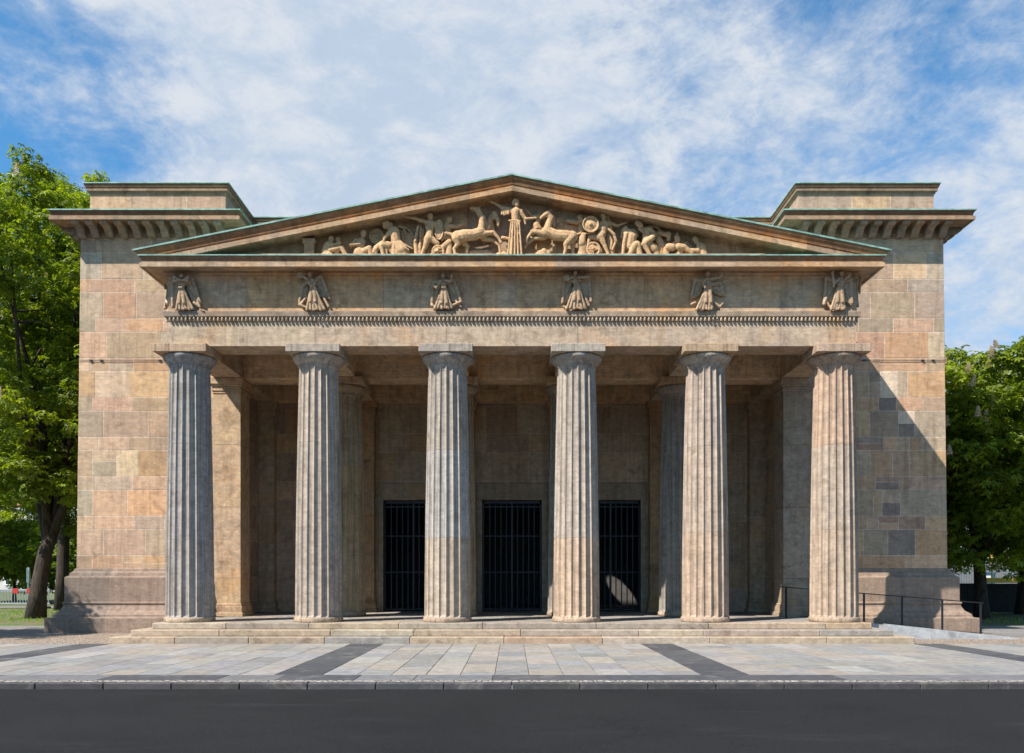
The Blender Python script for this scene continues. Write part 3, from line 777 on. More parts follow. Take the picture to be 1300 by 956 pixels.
place('billowing_cloak', Bc, arc(60, 520, 60, 120, 100, 20, 6, 10, .15) + arc(40, 560, 170, 170, 95, 5, 8, 10, .12) + [(60 + i * 22, 430 + i * 8, 16, 90 + i * 26, 600 + i * 6, 16, .04, .5) for i in range(6)], 'cloak blown out behind the woman')
place('warrior', Bc, [(392, 300, 34, 400, 325, 26, .24), (398, 340, 18, 396, 360, 20, .2), (360, 375, 36, 420, 385, 36, .2), (385, 390, 52, 385, 470, 42, .2), (385, 480, 44, 380, 540, 50, .2), (345, 365, 26, 250, 335, 18, .22), (250, 335, 17, 45, 288, 10, .24),
    (360, 550, 38, 345, 620, 30, .24), (345, 620, 28, 305, 715, 20, .24), (305, 715, 20, 290, 790, 20, .24), (410, 550, 38, 470, 600, 30, .2), (470, 600, 28, 440, 700, 24, .16), (440, 380, 24, 470, 440, 18, .2)], 'striding warrior with arm stretched back')
place('hanging_cloak', Bc, [(255, 400, 14, 225, 570, 20, .18), (225, 570, 22, 245, 770, 26, .16), (285, 400, 12, 270, 740, 24, .14), (310, 420, 12, 300, 740, 20, .1)], 'cloak hanging behind the warrior')
place('oval_shield', Bc, [(490, 380, 40, 490, 520, 40, .20, .2), (490, 400, 48, 490, 500, 48, .18, .2)] + arc(490, 450, 46, 110, 0, 360, 16, 7, .23), 'shield seen at an angle')
place('charioteer', Bc, [(600, 315, 34, 606, 340, 26, .16), (590, 345, 36, 575, 350, 30, .12), (570, 400, 46, 575, 480, 40, .12), (590, 400, 26, 690, 410, 18, .18), (690, 410, 18, 790, 365, 12, .2), (560, 500, 50, 620, 520, 40, .1)], 'charioteer reaching towards the horses')
ch = [(600, 580, 30, 380, 760, 30, .22, .5), (600, 590, 34, 600, 790, 34, .2, .5), (500, 680, 70, 500, 760, 70, .16, .4)] + arc(480, 700, 62, 62, 0, 360, 14, 11, .30) + [(420, 700, 7, 540, 700, 7, .3), (480, 640, 7, 480, 760, 7, .3), (480, 700, 16, 481, 700, 14, .33)]
place('chariot', Bc, ch, 'left chariot with spoked wheel')
def horse(conv, L, label): place('horse', conv, L, label, vox=.015)
horse(Bc, [(690, 530, 66, 760, 520, 66, .24), (760, 520, 66, 880, 515, 60, .26), (880, 510, 62, 945, 490, 60, .26), (950, 470, 48, 960, 400, 38, .25), (960, 400, 36, 960, 320, 32, .25), (960, 320, 32, 920, 250, 32, .25), (920, 240, 30, 850, 225, 18, .27), (850, 228, 18, 838, 215, 13, .27),
    (930, 215, 10, 945, 195, 6, .25), (985, 300, 20, 1000, 400, 22, .2, .5), (960, 510, 38, 1090, 490, 22, .28), (1090, 490, 21, 1150, 560, 15, .28), (1150, 560, 14, 1170, 600, 18, .28), (980, 540, 34, 1080, 560, 20, .2), (1080, 560, 18, 1150, 620, 14, .2), (1150, 620, 13, 1170, 760, 16, .2),
    (680, 560, 50, 700, 610, 32, .28), (700, 615, 26, 655, 670, 18, .28), (655, 670, 17, 680, 780, 18, .28), (740, 560, 40, 800, 620, 26, .16), (800, 620, 22, 775, 780, 17, .16), (630, 500, 22, 560, 480, 18, .2), (560, 480, 18, 520, 560, 12, .18)], 'left rearing horse seen from the side')
horse(Bc, [(1010, 450, 50, 1050, 330, 36, .12), (1050, 330, 36, 1090, 270, 34, .14), (1100, 265, 34, 1130, 320, 26, .16), (1130, 320, 26, 1142, 395, 16, .18), (1080, 240, 8, 1078, 225, 5, .14), (1190, 520, 22, 1250, 530, 18, .12), (1060, 330, 30, 1070, 460, 36, .08)], 'second horse with lowered head behind the left one')
Cc = crop(610, 240, 8.667, TY, 20.2)
place('central_goddess', Cc, [(385, 165, 34, 390, 195, 28, .32), (372, 150, 34, 362, 170, 30, .28), (385, 215, 18, 382, 235, 20, .28), (335, 250, 34, 430, 260, 34, .26), (382, 270, 56, 378, 340, 46, .28), (370, 372, 14, 310, 372, 12, .34), (370, 372, 14, 425, 378, 12, .34),
    (372, 400, 56, 372, 520, 68, .26), (372, 520, 70, 375, 780, 84, .22), (330, 240, 26, 225, 215, 20, .26), (225, 212, 18, 150, 170, 13, .27), (150, 170, 12, 98, 153, 10, .28), (435, 280, 26, 490, 350, 18, .3), (490, 350, 17, 600, 338, 12, .32)]
    + [(230 + i * 22, 235, 11, 228 + i * 24, 300 - abs(i - 1) * 6, 12, .3) for i in range(4)] + [(470, 310, 14, 485, 400, 12, .3)]
    + [(330 + i * 22, 400, 8, 292 + i * 38, 770, 13, .42, .9) for i in range(5)], 'central draped goddess with outstretched arms')
horse(Cc, [(1000, 530, 64, 940, 525, 64, .24), (940, 525, 64, 800, 515, 58, .26), (800, 510, 60, 725, 480, 60, .26), (725, 460, 50, 740, 400, 40, .26), (740, 400, 38, 765, 330, 36, .26), (765, 330, 36, 735, 280, 34, .26), (730, 280, 32, 670, 320, 20, .28), (670, 320, 20, 655, 335, 15, .28),
    (745, 255, 9, 775, 240, 6, .26), (790, 300, 18, 800, 400, 20, .2, .5), (700, 500, 40, 560, 478, 22, .28), (560, 480, 20, 500, 560, 15, .28), (500, 560, 14, 495, 595, 16, .28), (690, 530, 36, 580, 545, 20, .22), (580, 545, 18, 500, 610, 14, .22), (500, 610, 13, 478, 645, 17, .22),
    (980, 560, 54, 930, 620, 32, .28), (930, 620, 28, 925, 680, 20, .28), (925, 680, 18, 900, 770, 18, .28), (900, 750, 16, 830, 790, 18, .28), (1010, 590, 36, 1010, 660, 22, .16), (1010, 660, 20, 1020, 790, 17, .16), (1040, 500, 16, 1100, 470, 14, .14)], 'right rearing horse seen from the side')
horse(Cc, [(640, 460, 46, 610, 380, 40, .12), (610, 380, 36, 640, 300, 28, .12), (640, 300, 28, 585, 290, 20, .16), (640, 265, 8, 655, 240, 6, .12), (570, 440, 26, 560, 520, 18, .14), (640, 460, 40, 680, 440, 40, .08)], 'second horse behind the right one')
place('rock', Cc, [(650, 720, 50, 720, 720, 50, .2, .8), (690, 690, 32, 700, 720, 30, .25)], 'rock under the right horse')
place('rock', Cc, [(200, 730, 50, 260, 720, 50, .14, .8), (-120, 700, 50, 60, 700, 60, .08, .4)], 'rock under the left horse')
place('flying_drapery', Cc, [(830, 300 + i * 26, 12, 1060, 320 + i * 30, 16, .06, .6) for i in range(5)] + [(960, 340, 24, 1060, 360, 26, .14), (1060, 360, 26, 1130, 340, 20, .16), (820, 300, 14, 700, 250, 12, .08), (700, 250, 12, 560, 280, 12, .08), (560, 280, 12, 500, 215, 12, .12), (850, 300, 16, 850, 400, 16, .05)], 'drapery streaming behind the horses')
place('rider', Cc, [(1090, 300, 34, 1095, 330, 28, .14), (1100, 350, 36, 1110, 440, 44, .1), (1050, 480, 24, 1110, 500, 26, .1)], 'man behind the round shield')
place('round_shield', Cc, disc(1200, 410, 92, .30), 'round shield in front of the right chariot')
Dc = crop(730, 250, 7.222, TY, 20.2)
ch = [(70, 350, 26, 50, 420, 40, .22, .5), (60, 420, 42, 60, 560, 46, .2, .4), (90, 470, 60, 190, 490, 60, .14, .4), (100, 340, 12, 170, 330, 10, .26)] + arc(158, 490, 58, 58, 0, 360, 14, 11, .30) + [(100, 490, 6, 216, 490, 6, .3), (158, 430, 6, 158, 550, 6, .3), (158, 490, 14, 159, 490, 12, .33)]
place('chariot', Dc, ch, 'right chariot with spoked wheel')
place('warrior', Dc, [(250, 172, 26, 256, 194, 22, .22), (262, 210, 16, 266, 225, 18, .2), (245, 240, 30, 300, 245, 30, .18), (265, 250, 42, 245, 330, 38, .2), (240, 345, 40, 215, 370, 38, .22), (230, 370, 34, 255, 430, 24, .24), (255, 430, 22, 290, 510, 16, .24), (290, 510, 16, 300, 560, 18, .24), (190, 370, 30, 130, 365, 22, .2), (130, 365, 20, 110, 440, 14, .18), (230, 250, 20, 200, 290, 16, .22)], 'warrior stepping forward behind his shield')
place('companion', Dc, [(292, 170, 25, 294, 192, 20, .14), (300, 215, 30, 310, 300, 36, .12), (315, 235, 20, 385, 262, 13, .18), (385, 262, 12, 468, 232, 9, .2), (310, 310, 34, 330, 440, 40, .08), (330, 440, 36, 330, 560, 34, .08)], 'companion with outstretched arm')
place('billowing_cloak', Dc, [(235, 230, 9, 300, 300, 11, .24), (300, 300, 12, 350, 350, 14, .25), (350, 350, 14, 368, 410, 14, .24), (368, 410, 14, 335, 485, 10, .22), (300, 330, 12, 335, 400, 12, .16), (335, 400, 11, 325, 470, 10, .16)], 'curved cloak hanging from the shoulder')
place('grieving_woman', Dc, [(455, 300, 30, 450, 325, 26, .22), (435, 300, 20, 425, 360, 14, .16), (490, 330, 40, 520, 360, 44, .2), (510, 370, 50, 500, 440, 46, .2), (460, 350, 22, 440, 430, 18, .26), (440, 430, 18, 430, 540, 16, .26), (500, 450, 46, 560, 480, 44, .2), (560, 440, 34, 590, 560, 30, .24), (540, 450, 30, 480, 560, 24, .27), (530, 300, 24, 560, 340, 22, .14)], 'woman crouching over her child')
place('crouching_man', Dc, [(575, 245, 32, 590, 268, 28, .24), (570, 230, 26, 560, 240, 22, .22), (610, 300, 24, 650, 310, 36, .2), (655, 320, 44, 650, 400, 42, .18), (580, 300, 12, 620, 330, 14, .26), (680, 300, 24, 725, 350, 18, .24), (725, 350, 17, 680, 400, 14, .26), (700, 380, 30, 620, 440, 26, .26), (620, 440, 24, 690, 560, 18, .26), (660, 420, 42, 720, 470, 38, .18), (720, 450, 34, 760, 560, 28, .16)], 'bearded man bending forward')
place('broken_column', Dc, [(760, 320, 20, 860, 340, 24, .14), (860, 330, 24, 855, 380, 20, .14), (650, 260, 12, 740, 250, 14, .1), (740, 250, 14, 800, 310, 14, .1), (760, 370, 40, 800, 440, 40, .08), (780, 460, 40, 790, 540, 40, .08)], 'draped block behind the bending man')
place('dying_warrior', Dc, [(930, 372, 28, 935, 400, 24, .2), (930, 345, 18, 932, 335, 12, .2), (930, 420, 36, 900, 450, 40, .14), (850, 465, 34, 880, 470, 36, .26), (830, 480, 30, 830, 540, 30, .2), (940, 465, 34, 990, 470, 30, .26), (990, 470, 28, 1060, 520, 18, .26), (960, 500, 30, 900, 560, 30, .2)], 'helmeted warrior sinking to the ground')
place('seated_mourner', Dc, [(1098, 382, 26, 1108, 404, 24, .18), (1130, 430, 26, 1160, 450, 36, .16), (1160, 455, 40, 1180, 540, 40, .16), (1125, 440, 18, 1120, 500, 14, .22), (1120, 490, 26, 1030, 490, 22, .2), (1030, 490, 20, 980, 540, 16, .18), (990, 400, 22, 1010, 450, 26, .06), (1030, 400, 20, 1060, 450, 26, .06)], 'last mourner seated at the right end')

# six winged victories on the frieze
FY = -.40
def wing(pts, k=7, r=14, d=.08):
    """feathers fanned between the wing's leading edge and its tip"""
    (x0, y0), (x1, y1), (x2, y2) = pts; L = [(x0, y0, r * 1.1, x1, y1, r, d + .05, .6), (x1, y1, r, x2, y2, r * .7, d + .03, .6)]
    for i in range(k):
        t = i / (k - 1); sx, sy = x0 + (x1 - x0) * t * .9, y0 + (y1 - y0) * t * .9
        L.append((sx, sy, r * .9, sx + (x2 - sx) * (.55 + .4 * t), sy + (y2 - sy) * (.55 + .4 * t) , r * .8, d, .5))
        L.append(((x0 * 2 + sx) / 3, sy, r, (x2 * t + (x0 * .6 + x2 * .4) * (1 - t)), y2 - (1 - t) * 18, r * .8, d - .02, .5))
    return L
def victory(ox, oy, sc, cx, hy, arms, wl, wr, skirt, extra=()):
    cv = crop(ox, oy, sc, FY, 20.25)
    wx = skirt[0]
    L = [(cx, hy, 16, cx, hy + 9, 13, .21), (cx, hy - 9, 11, cx + 2, hy - 6, 10, .20), (cx, hy + 22, 9, cx, hy + 30, 10, .17), (cx - 20, hy + 40, 14, cx + 20, hy + 40, 14, .16), (cx - 8, hy + 52, 17, wx - 5, hy + 82, 15, .17), (cx + 8, hy + 52, 17, wx + 5, hy + 82, 15, .17), (wx - 12, hy + 88, 7, wx + 12, hy + 88, 7, .24), (wx - 9, hy + 100, 16, wx - 16, hy + 190, 12, .17), (wx + 9, hy + 100, 16, wx + 20, hy + 190, 12, .18)]
    x0, x1, yb = skirt[1], skirt[2], skirt[3]
    n = 6
    for i in range(n):
        t = i / (n - 1); xb = x0 + (x1 - x0) * t
        L.append((wx - 16 + 32 * t, hy + 92, 8, (wx - 20 + 40 * t) * .5 + xb * .5, (hy + 92 + yb) / 2 + 10, 9, .17 + .03 * (i % 2), .9, .15)); L.append(((wx - 20 + 40 * t) * .5 + xb * .5, (hy + 92 + yb) / 2 + 10, 9, xb, yb - 6 * (i % 2), 11, .15, .9, .13))
    for i in range(n - 1):
        t = (i + .5) / (n - 1); xb = x0 + (x1 - x0) * t
        L.append((wx - 12 + 24 * t, hy + 100, 10, xb, yb - 10, 13, .10, .8))
    L += [(wx - 12, yb, 8, wx - 12, yb + 6, 7, .2), (wx + 20, yb, 8, wx + 22, yb + 6, 7, .2)]
    for a in arms:
        for i in range(len(a) - 1): L.append((*a[i], 9, *a[i + 1], 8, .24, .9))
    L += wing(wl) + wing(wr) + list(extra)
    return place('winged_victory', cv, L, None, M['zinc'], fz, .013)
v = victory(200, 330, 5.65, 172, 118, [[(155, 155), (120, 160), (122, 122)], [(192, 155), (218, 160), (222, 130)], [(122, 125), (150, 148), (190, 155), (220, 132)]], [(148, 165), (98, 130), (95, 330)], [(195, 165), (240, 135), (295, 300)], (170, 130, 245, 352), [(255, 305, 12, 290, 330, 11, .12), (280, 290, 8, 298, 335, 8, .14)])
v['label'] = 'winged victory holding a garland in both hands, leftmost'
v = victory(200, 330, 5.65, 1090, 108, [[(1075, 150), (1055, 135), (1030, 118)], [(1110, 150), (1130, 180), (1105, 200)], [(1015, 105), (1012, 130), (1030, 132), (1034, 108), (1016, 104)]], [(1070, 150), (1030, 190), (1008, 300)], [(1115, 150), (1165, 115), (1225, 268)], (1110, 1065, 1190, 356), [(1060, 260, 9, 1015, 320, 12, .1), (1010, 318, 10, 1050, 335, 10, .12), (1180, 260, 9, 1218, 330, 10, .1)])
v['label'] = 'winged victory raising a ring to the left'
v = victory(530, 330, 5.65, 180, 118, [[(162, 160), (130, 210), (108, 188)], [(198, 155), (232, 165), (246, 112)]], [(158, 165), (105, 150), (95, 320)], [(205, 160), (255, 140), (308, 300)], (185, 120, 240, 345), [(100, 320, 10, 130, 345, 10, .12), (255, 320, 10, 300, 300, 10, .13), (270, 290, 8, 305, 330, 9, .1)])
v['label'] = 'winged victory with one hand raised beside her head'
v = victory(530, 330, 5.65, 1126, 98, [[(1108, 135), (1080, 145), (1060, 125)], [(1145, 135), (1185, 135), (1220, 130)], [(1048, 128), (1055, 155), (1078, 150), (1072, 125), (1050, 126)]], [(1100, 150), (1050, 130), (1035, 300)], [(1150, 150), (1225, 120), (1240, 290)], (1135, 1065, 1200, 348), [(1170, 200, 9, 1225, 320, 11, .1), (1045, 330, 10, 1080, 345, 10, .1)])
v['label'] = 'winged victory holding wreaths on both sides'
v = victory(860, 330, 5.417, 202, 100, [[(190, 140), (230, 138), (282, 128), (298, 102)], [(185, 145), (165, 170), (180, 200)]], [(180, 140), (120, 130), (95, 250)], [(225, 165), (300, 160), (318, 235)], (205, 130, 235, 338), [(120, 290, 11, 95, 300, 9, .1), (240, 280, 9, 290, 318, 10, .1), (290, 318, 9, 310, 295, 7, .1)])
v['label'] = 'winged victory reaching to the right with long diagonal robe'
v = victory(860, 330, 5.417, 1118, 98, [[(1098, 140), (1070, 170), (1055, 130), (1050, 92)], [(1138, 140), (1165, 125), (1170, 105)], [(1052, 90), (1060, 190)]], [(1095, 145), (1025, 120), (1008, 290)], [(1140, 145), (1190, 130), (1200, 290)], (1110, 1055, 1145, 338), [(1020, 260, 10, 1008, 300, 11, .12), (1030, 290, 9, 1050, 320, 9, .1), (1160, 220, 9, 1200, 300, 10, .08)])
v['label'] = 'winged victory carrying a trumpet, rightmost'
# the two corner victories on the returns of the frieze
for sx in (-1, 1):
    src = [o for o in fz.children if o.name.startswith('winged_victory')][0 if sx < 0 else 5]
    c = src.copy(); COL.objects.link(c); c.parent = fz
    if 'label' in c: del c['label']
    c['label'] = 'winged victory on the %s return of the frieze' % ('left' if sx < 0 else 'right')
    c.location = (sx * 8.575, .0, src.location.z); c.rotation_euler.z = sx * math.pi / 2

# ------------------------------------------------------------------ ramp and handrail at the right
mb = MB()
rx0, rx1 = 8.83, 13.15
zr = lambda x: .44 * max(0, (rx1 - x)) / (rx1 - 9.0) if x > 9.0 else .44
def wedge(mb, y0, y1, dz, xa, xb, zb=-.05, n=6):
    xs = [xa + (xb - xa) * i / n for i in range(n + 1)]
    for i in range(n):
        a, b = xs[i] + (.004 if i else 0), xs[i + 1] - (.004 if i < n - 1 else 0)
        P = [(a, y0, zb), (b, y0, zb), (b, y0, zr(b) + dz), (a, y0, zr(a) + dz)]
        Q = [(x, y1, z) for x, _, z in P]
        mb.face(P); mb.face(Q[::-1]); mb.face([P[3], P[2], Q[2], Q[3]]); mb.face([P[0], P[3], Q[3], Q[0]]); mb.face([P[1], Q[1], Q[2], P[2]])
wedge(mb, .28, 2.0, -.03, 9.2, rx1)
rp = mb.build('access_ramp', M['granite'], None, 'low pale granite ramp sloping down beside the right end of the steps', 'ramp')
mb = MB(); wedge(mb, .10, .272, .0, 9.545, rx1 - .1, n=3); mb.build('ramp_upstand', M['granite'], rp)
hr = empty('handrail', (7.5, 1.8, .45), 0, 'dark metal handrail on posts along the granite ramp', 'handrail')
def post_z(x): return zr(x) if x > 9.0 else .45
mb = MB()
pts = [(7.45, 1.305), (12.98, .86)]
def rz(x): return 1.31 - (x - 7.45) * (1.31 - .87) / 5.5
mb2 = MB()
P = [(7.45, 1.8 - .03, rz(7.45)), (12.98, 1.8 - .03, rz(12.98))]
prof = [(-.03, -.014), (.03, -.014), (.03, .014), (-.03, .014)]
mb2.grid([[(x - 7.5, 0 + a, rz(x) - .45 + b) for a, b in prof] for x in (7.42, 13.0)], (1, 1, 1), False, True, capa=True, capb=True)
mb2.build('rail', M['steel'], hr)
for x in (7.56, 8.64, 9.71, 10.76, 11.87, 12.93):
    m = MB(); m.box(-.028, .028, -.012, .012, 0, rz(x) - .014 - (post_z(x) - .03), ch=.003)
    m.box(-.05, .05, -.04, .04, 0, .012)
    m.build('post', M['steel'], hr, loc=(x - 7.5, 0, post_z(x) - .03 - .45))

# ------------------------------------------------------------------ the ground
def sheet(name, x0, x1, y0, y1, z, mat, th=None):
    mb = MB(); n = 1
    mb.face([(x0, y0, z), (x1, y0, z), (x1, y1, z), (x0, y1, z)])
    return mb.build(name, mat, kind='structure')
sheet('ground', -900, 900, -8.78, 1200, -.030, M['grass'])
sheet('road', -900, 900, -400, -8.78, -.090, M['asphalt'])
# kerb
mb = MB(); x = -60
while x < 60:
    mb.box(x + .004, x + .996, -8.78, -8.64, -.2, .002, vary((.24, .24, .25), .15), .012); x += 1.0
mb.build('kerb', M['slab'], kind='structure')
sheet('cobble_border', -60, 60, -8.63, -8.40, -.004, M['cobble_grey'])
mb = MB(); mb.face([(-60, -8.40, -.010), (60, -8.40, -.010), (60, -1.40, -.010), (-60, -1.40, -.010)], (.25, .24, .22))
SL = [(1.0, .97, .92), (1.08, 1.04, .97), (.92, .91, .90), (1.14, 1.05, .95), (1.0, .95, .88), (1.18, 1.15, 1.1), (.86, .85, .83), (1.1, 1.0, .88), (.98, .99, 1.02), (.9, .9, .92)]
DK = [(.27, .28, .31), (.31, .32, .34), (.25, .26, .29)]
bandx = [(-22.9, -22.15), (-16.55, -15.8), (-10.2, -9.45), (-3.80, -3.03), (3.03, 3.80), (9.45, 10.2), (15.8, 16.55), (22.15, 22.9)]
edges = [-30]
for a, b in bandx: edges += [a, b]
edges.append(30)
def slab(a, b, c, d, t):
    g = .004; ch = .004; z = .0 + rnd.uniform(-.0015, .0015)
    A_ = [(a + g, c + g, z - .004), (b - g, c + g, z - .004), (b - g, d - g, z - .004), (a + g, d - g, z - .004)]
    Tq = [(a + g + ch, c + g + ch, z), (b - g - ch, c + g + ch, z), (b - g - ch, d - g - ch, z), (a + g + ch, d - g - ch, z)]
    for k in range(4): mb.face([A_[k], A_[(k + 1) % 4], Tq[(k + 1) % 4], Tq[k]], t)
    mb.face(Tq, t)
for i in range(len(edges) - 1):
    a, b = edges[i], edges[i + 1]
    if i % 2 == 1:
        y = -7.72
        while y < -1.46:
            y2 = min(y + .9, -1.45); slab(a, b, y, y2, vary(rnd.choice(DK), .08)); y = y2
    else:
        n = max(1, round((b - a) / .567)); w = (b - a) / n
        for k in range(n):
            y = -7.72; off = rnd.uniform(.3, 1.0); y2 = y + off
            while y < -1.46:
                y2 = min(y2, -1.45)
                if -1.45 - y2 < .25: y2 = -1.45
                slab(a + k * w, a + (k + 1) * w, y, y2, vary(rnd.choice(SL), .07)); y = y2; y2 = y + rnd.choice((.6, .8, 1.0, 1.2))
x = -30.0
while x < 30:
    w = rnd.choice((.9, 1.2, 1.5, 1.8)); dkk = rnd.random() < .5
    slab(x, x + w, -8.39, -7.725, vary((.30, .31, .34) if dkk else (.60, .61, .64), .08)); x += w
mb.build('paving', M['slab'], kind='structure')
sheet('cobble_strip', -60, 60, -1.40, 2.55, -.006, M['cobble'])
sheet('side_path', -60, -12.5, 1.2, 6.0, -.002, M['path'])
sheet('side_path', 13.3, 60, .9, 6.0, -.002, M['path'])
sheet('back_path', -60, 60, 22.5, 25.5, -.015, M['path'])
# grass tufts near the building corners (uncountable)
mb = MB()
for _ in range(16000):
    if rnd.random() < .6: x = rnd.uniform(-34, -12.8)
    else: x = rnd.uniform(12.8, 34)
    y = rnd.uniform(6.0, 21)
    if mnoise.noise(Vector((x * .35, y * .35, 0))) < -.1: continue
    a = rnd.uniform(0, 6.28); h = rnd.uniform(.04, .13); w = .012
    dx, dy = math.cos(a) * w, math.sin(a) * w; lx, ly = rnd.uniform(-.04, .04), rnd.uniform(-.04, .04)
    mb.face([(x - dx, y - dy, -.03), (x + dx, y + dy, -.03), (x + lx, y + ly, -.03 + h)], (rnd.uniform(.4, 1.3), 0, 0))
mb.build('grass', M['leaf'], label='short grass on the lawns either side of the building', cat='grass', kind='stuff')

# ------------------------------------------------------------------ trees
def tree_data(seed, H, Rc, z_lo, trunk_r, nl, leaf, lean=(0, 0), fork=True, asym=(0, 0), trunk_h=None):
    """returns trunk MB, crown MB, blossom positions. crown = palmate leaves in clumps held by limbs"""
    r = random.Random(seed); tr = MB(); cr = MB(); tips = []
    th = trunk_h or z_lo + 1.0
    tp = [Vector((0, 0, -.1)), Vector((lean[0] * .15, lean[1] * .15, th * .3)), Vector((lean[0] * .5, lean[1] * .5, th * .7)), Vector((lean[0], lean[1], th))]
    tr.polytube(tp, [trunk_r * 1.35, trunk_r * 1.0, trunk_r * .88, trunk_r * .8], 12)
    zc = (H + z_lo) / 2; hz = (H - z_lo) / 2
    cc = Vector((lean[0] + asym[0], lean[1] + asym[1], zc))
    top = tp[-1]
    # leader
    limbs = []
    nm = 11
    for i in range(nm):
        a = 2 * math.pi * i / nm * 2.4 + r.uniform(-.3, .3); el = r.uniform(.1, 1.35) if i else 1.5
        d = Vector((math.cos(a) * math.cos(el) * Rc, math.sin(a) * math.cos(el) * Rc, math.sin(el) * hz))
        end = cc + d * r.uniform(.7, .9); end.z = max(end.z, z_lo + .8)
        st = tp[2].lerp(top, r.uniform(.2, 1)); mid = st.lerp(end, .5) + Vector((r.uniform(-.4, .4), r.uniform(-.4, .4), r.uniform(.2, .9)))
        r0 = trunk_r * r.uniform(.38, .6)
        P = [st, st.lerp(mid, .5) + Vector((r.uniform(-.15, .15), r.uniform(-.15, .15), .1)), mid, mid.lerp(end, .5), end]
        tr.polytube(P, [r0, r0 * .8, r0 * .6, r0 * .4, r0 * .18], 7); limbs.append(P); tips.append(end)
        for _ in range(7):
            s0 = P[2].lerp(P[4], r.uniform(-.3, .95)) if r.random() < .8 else P[1].lerp(P[2], r.random())
            v = Vector((r.gauss(0, 1), r.gauss(0, 1), r.gauss(.2, .8))).normalized() * r.uniform(1.0, 2.3) * Rc / 5
            e = s0 + v; q = s0.lerp(e, .5) + Vector((0, 0, r.uniform(0, .3)))
            tr.polytube([s0, q, e], [r0 * .3, r0 * .2, .015], 5); tips.append(e)
    cl = list(tips)
    while len(cl) < nl:
        d = Vector((r.gauss(0, 1), r.gauss(0, 1), r.gauss(0, 1))).normalized()
        rad = r.random() ** .38
        p = cc + Vector((d.x * Rc, d.y * Rc, d.z * hz)) * rad
        nn = mnoise.noise(p * .33 + Vector((seed, 0, 0)))
        if nn < -.22 and r.random() < .8: continue
        p += d * nn * 1.6
        if p.z < z_lo: continue
        cl.append(p)
    bl = []
    for p in cl:
        rad = r.uniform(.45, .95); k = int(leaf * rad * rad * 1.6)
        shade = r.uniform(.0, .35)
        dd = (p - cc); outer_ = math.sqrt((dd.x / Rc) ** 2 + (dd.y / Rc) ** 2 + (dd.z / hz) ** 2)
        if outer_ > .78 and p.z > z_lo + 1.5 and len(bl) < 95 and r.random() < .55: bl.append(p + Vector((dd.x, dd.y, 0)).normalized() * rad * .9 + Vector((0, 0, .0)))
        for _ in range(k):
            d = Vector((r.gauss(0, 1), r.gauss(0, 1), r.gauss(0, .7))).normalized()
            c = p + Vector((d.x * rad, d.y * rad, d.z * rad * .62)) * (r.random() ** .4)
            nrm = (d * .6 + Vector((r.gauss(0, .45), r.gauss(0, .45), .9))).normalized()
            u = nrm.orthogonal().normalized(); w = nrm.cross(u); a0 = r.uniform(0, 6.28)
            ll = r.uniform(.13, .21); tn_ = (min(1, max(0, shade + r.uniform(0, .65))), 0, 0)
            for q in range(5):
                a = a0 + (q - 2) * .95; dr = (u * math.cos(a) + w * math.sin(a)); sd = nrm.cross(dr) * ll * .24
                e = c + dr * ll - nrm * ll * .35; m_ = c + dr * ll * .6 - nrm * ll * .08
                cr.face([c, m_ + sd, e, m_ - sd], tn_)
    return tr, cr, bl
def blossom_mesh():
    mb = MB()
    for k in range(46):
        t = k / 45; a = k * 2.4; rr = .055 * (1 - t) + .01; c = Vector((rr * math.cos(a), rr * math.sin(a), t * .26)); s = .030
        for q in range(2):
            d = Vector((math.cos(a + q), math.sin(a + q), .4)) * s; e = Vector((-math.sin(a), math.cos(a), 0)) * s
            mb.face([c - e, c + d - e * .3, c + e, c - d * .6])
    o = mb.build('flower_spike', M['blossom']); me = o.data; bpy.data.objects.remove(o); return me
BL = blossom_mesh()
PROTO = {}
def make_tree(key, loc, rz, label, group, cat='tree', scale=1.0, spikes=0, **kw):
    if key not in PROTO:
        tr, cr, bl = tree_data(**kw)
        a = tr.build('trunk', M['bark']); b = cr.build('crown', M['leaf'] if key != 'lime' and key != 'bush' else M['leaf2'])
        PROTO[key] = (a.data, b.data, bl); bpy.data.objects.remove(a); bpy.data.objects.remove(b)
    tm, cm, bl = PROTO[key]
    root = empty('bush' if cat == 'bush' else 'chestnut_tree' if key != 'lime' else 'park_tree', loc, rz, label, cat, group); root.scale = (scale,) * 3
    for nme, me in (('trunk', tm), ('crown', cm)):
        o = bpy.data.objects.new(nme, me); COL.objects.link(o); o.parent = root
    for p in bl[:spikes]:
        o = bpy.data.objects.new('flower_spike', BL); COL.objects.link(o); o.parent = root; o.location = p; o.rotation_euler = (rnd.uniform(-.3, .3), rnd.uniform(-.3, .3), rnd.uniform(0, 6))
        o.scale = (1.5,) * 3
    return root
GT = 'trees around the building'
make_tree('big', (-18.9, 11.7, 0), 0, 'tall forked chestnut with leaning dark trunk left of the building', GT, spikes=60,
          seed=5, H=17.4, Rc=5.5, z_lo=3.0, trunk_r=.31, nl=600, leaf=66, lean=(.55, .3), asym=(.5, 0), trunk_h=3.6)
make_tree('tall', (-22.3, 19.8, 0), 0, 'very tall chestnut farther back whose top shows above the left corner block', GT, spikes=40, scale=.97, seed=15, H=22.6, Rc=5.7, z_lo=5.5, trunk_r=.30, nl=640, leaf=66, lean=(.2, 0), trunk_h=6.5)
make_tree('lime', (-18.9, 22.0, 0), 3.9, 'slim trunked tree between the forked chestnut and the left wall', GT, scale=.9, seed=8, H=15.0, Rc=5.0, z_lo=2.2, trunk_r=.26, nl=420, leaf=55, lean=(.2, .2))
make_tree('lime', (-33, 30, 0), 2.2, 'round green tree at the far left edge behind the red and white barrier', GT, scale=.95)
make_tree('lime', (-22, 40, 0), 5.2, 'distant green tree seen under the left chestnut branches', GT, scale=1.0)
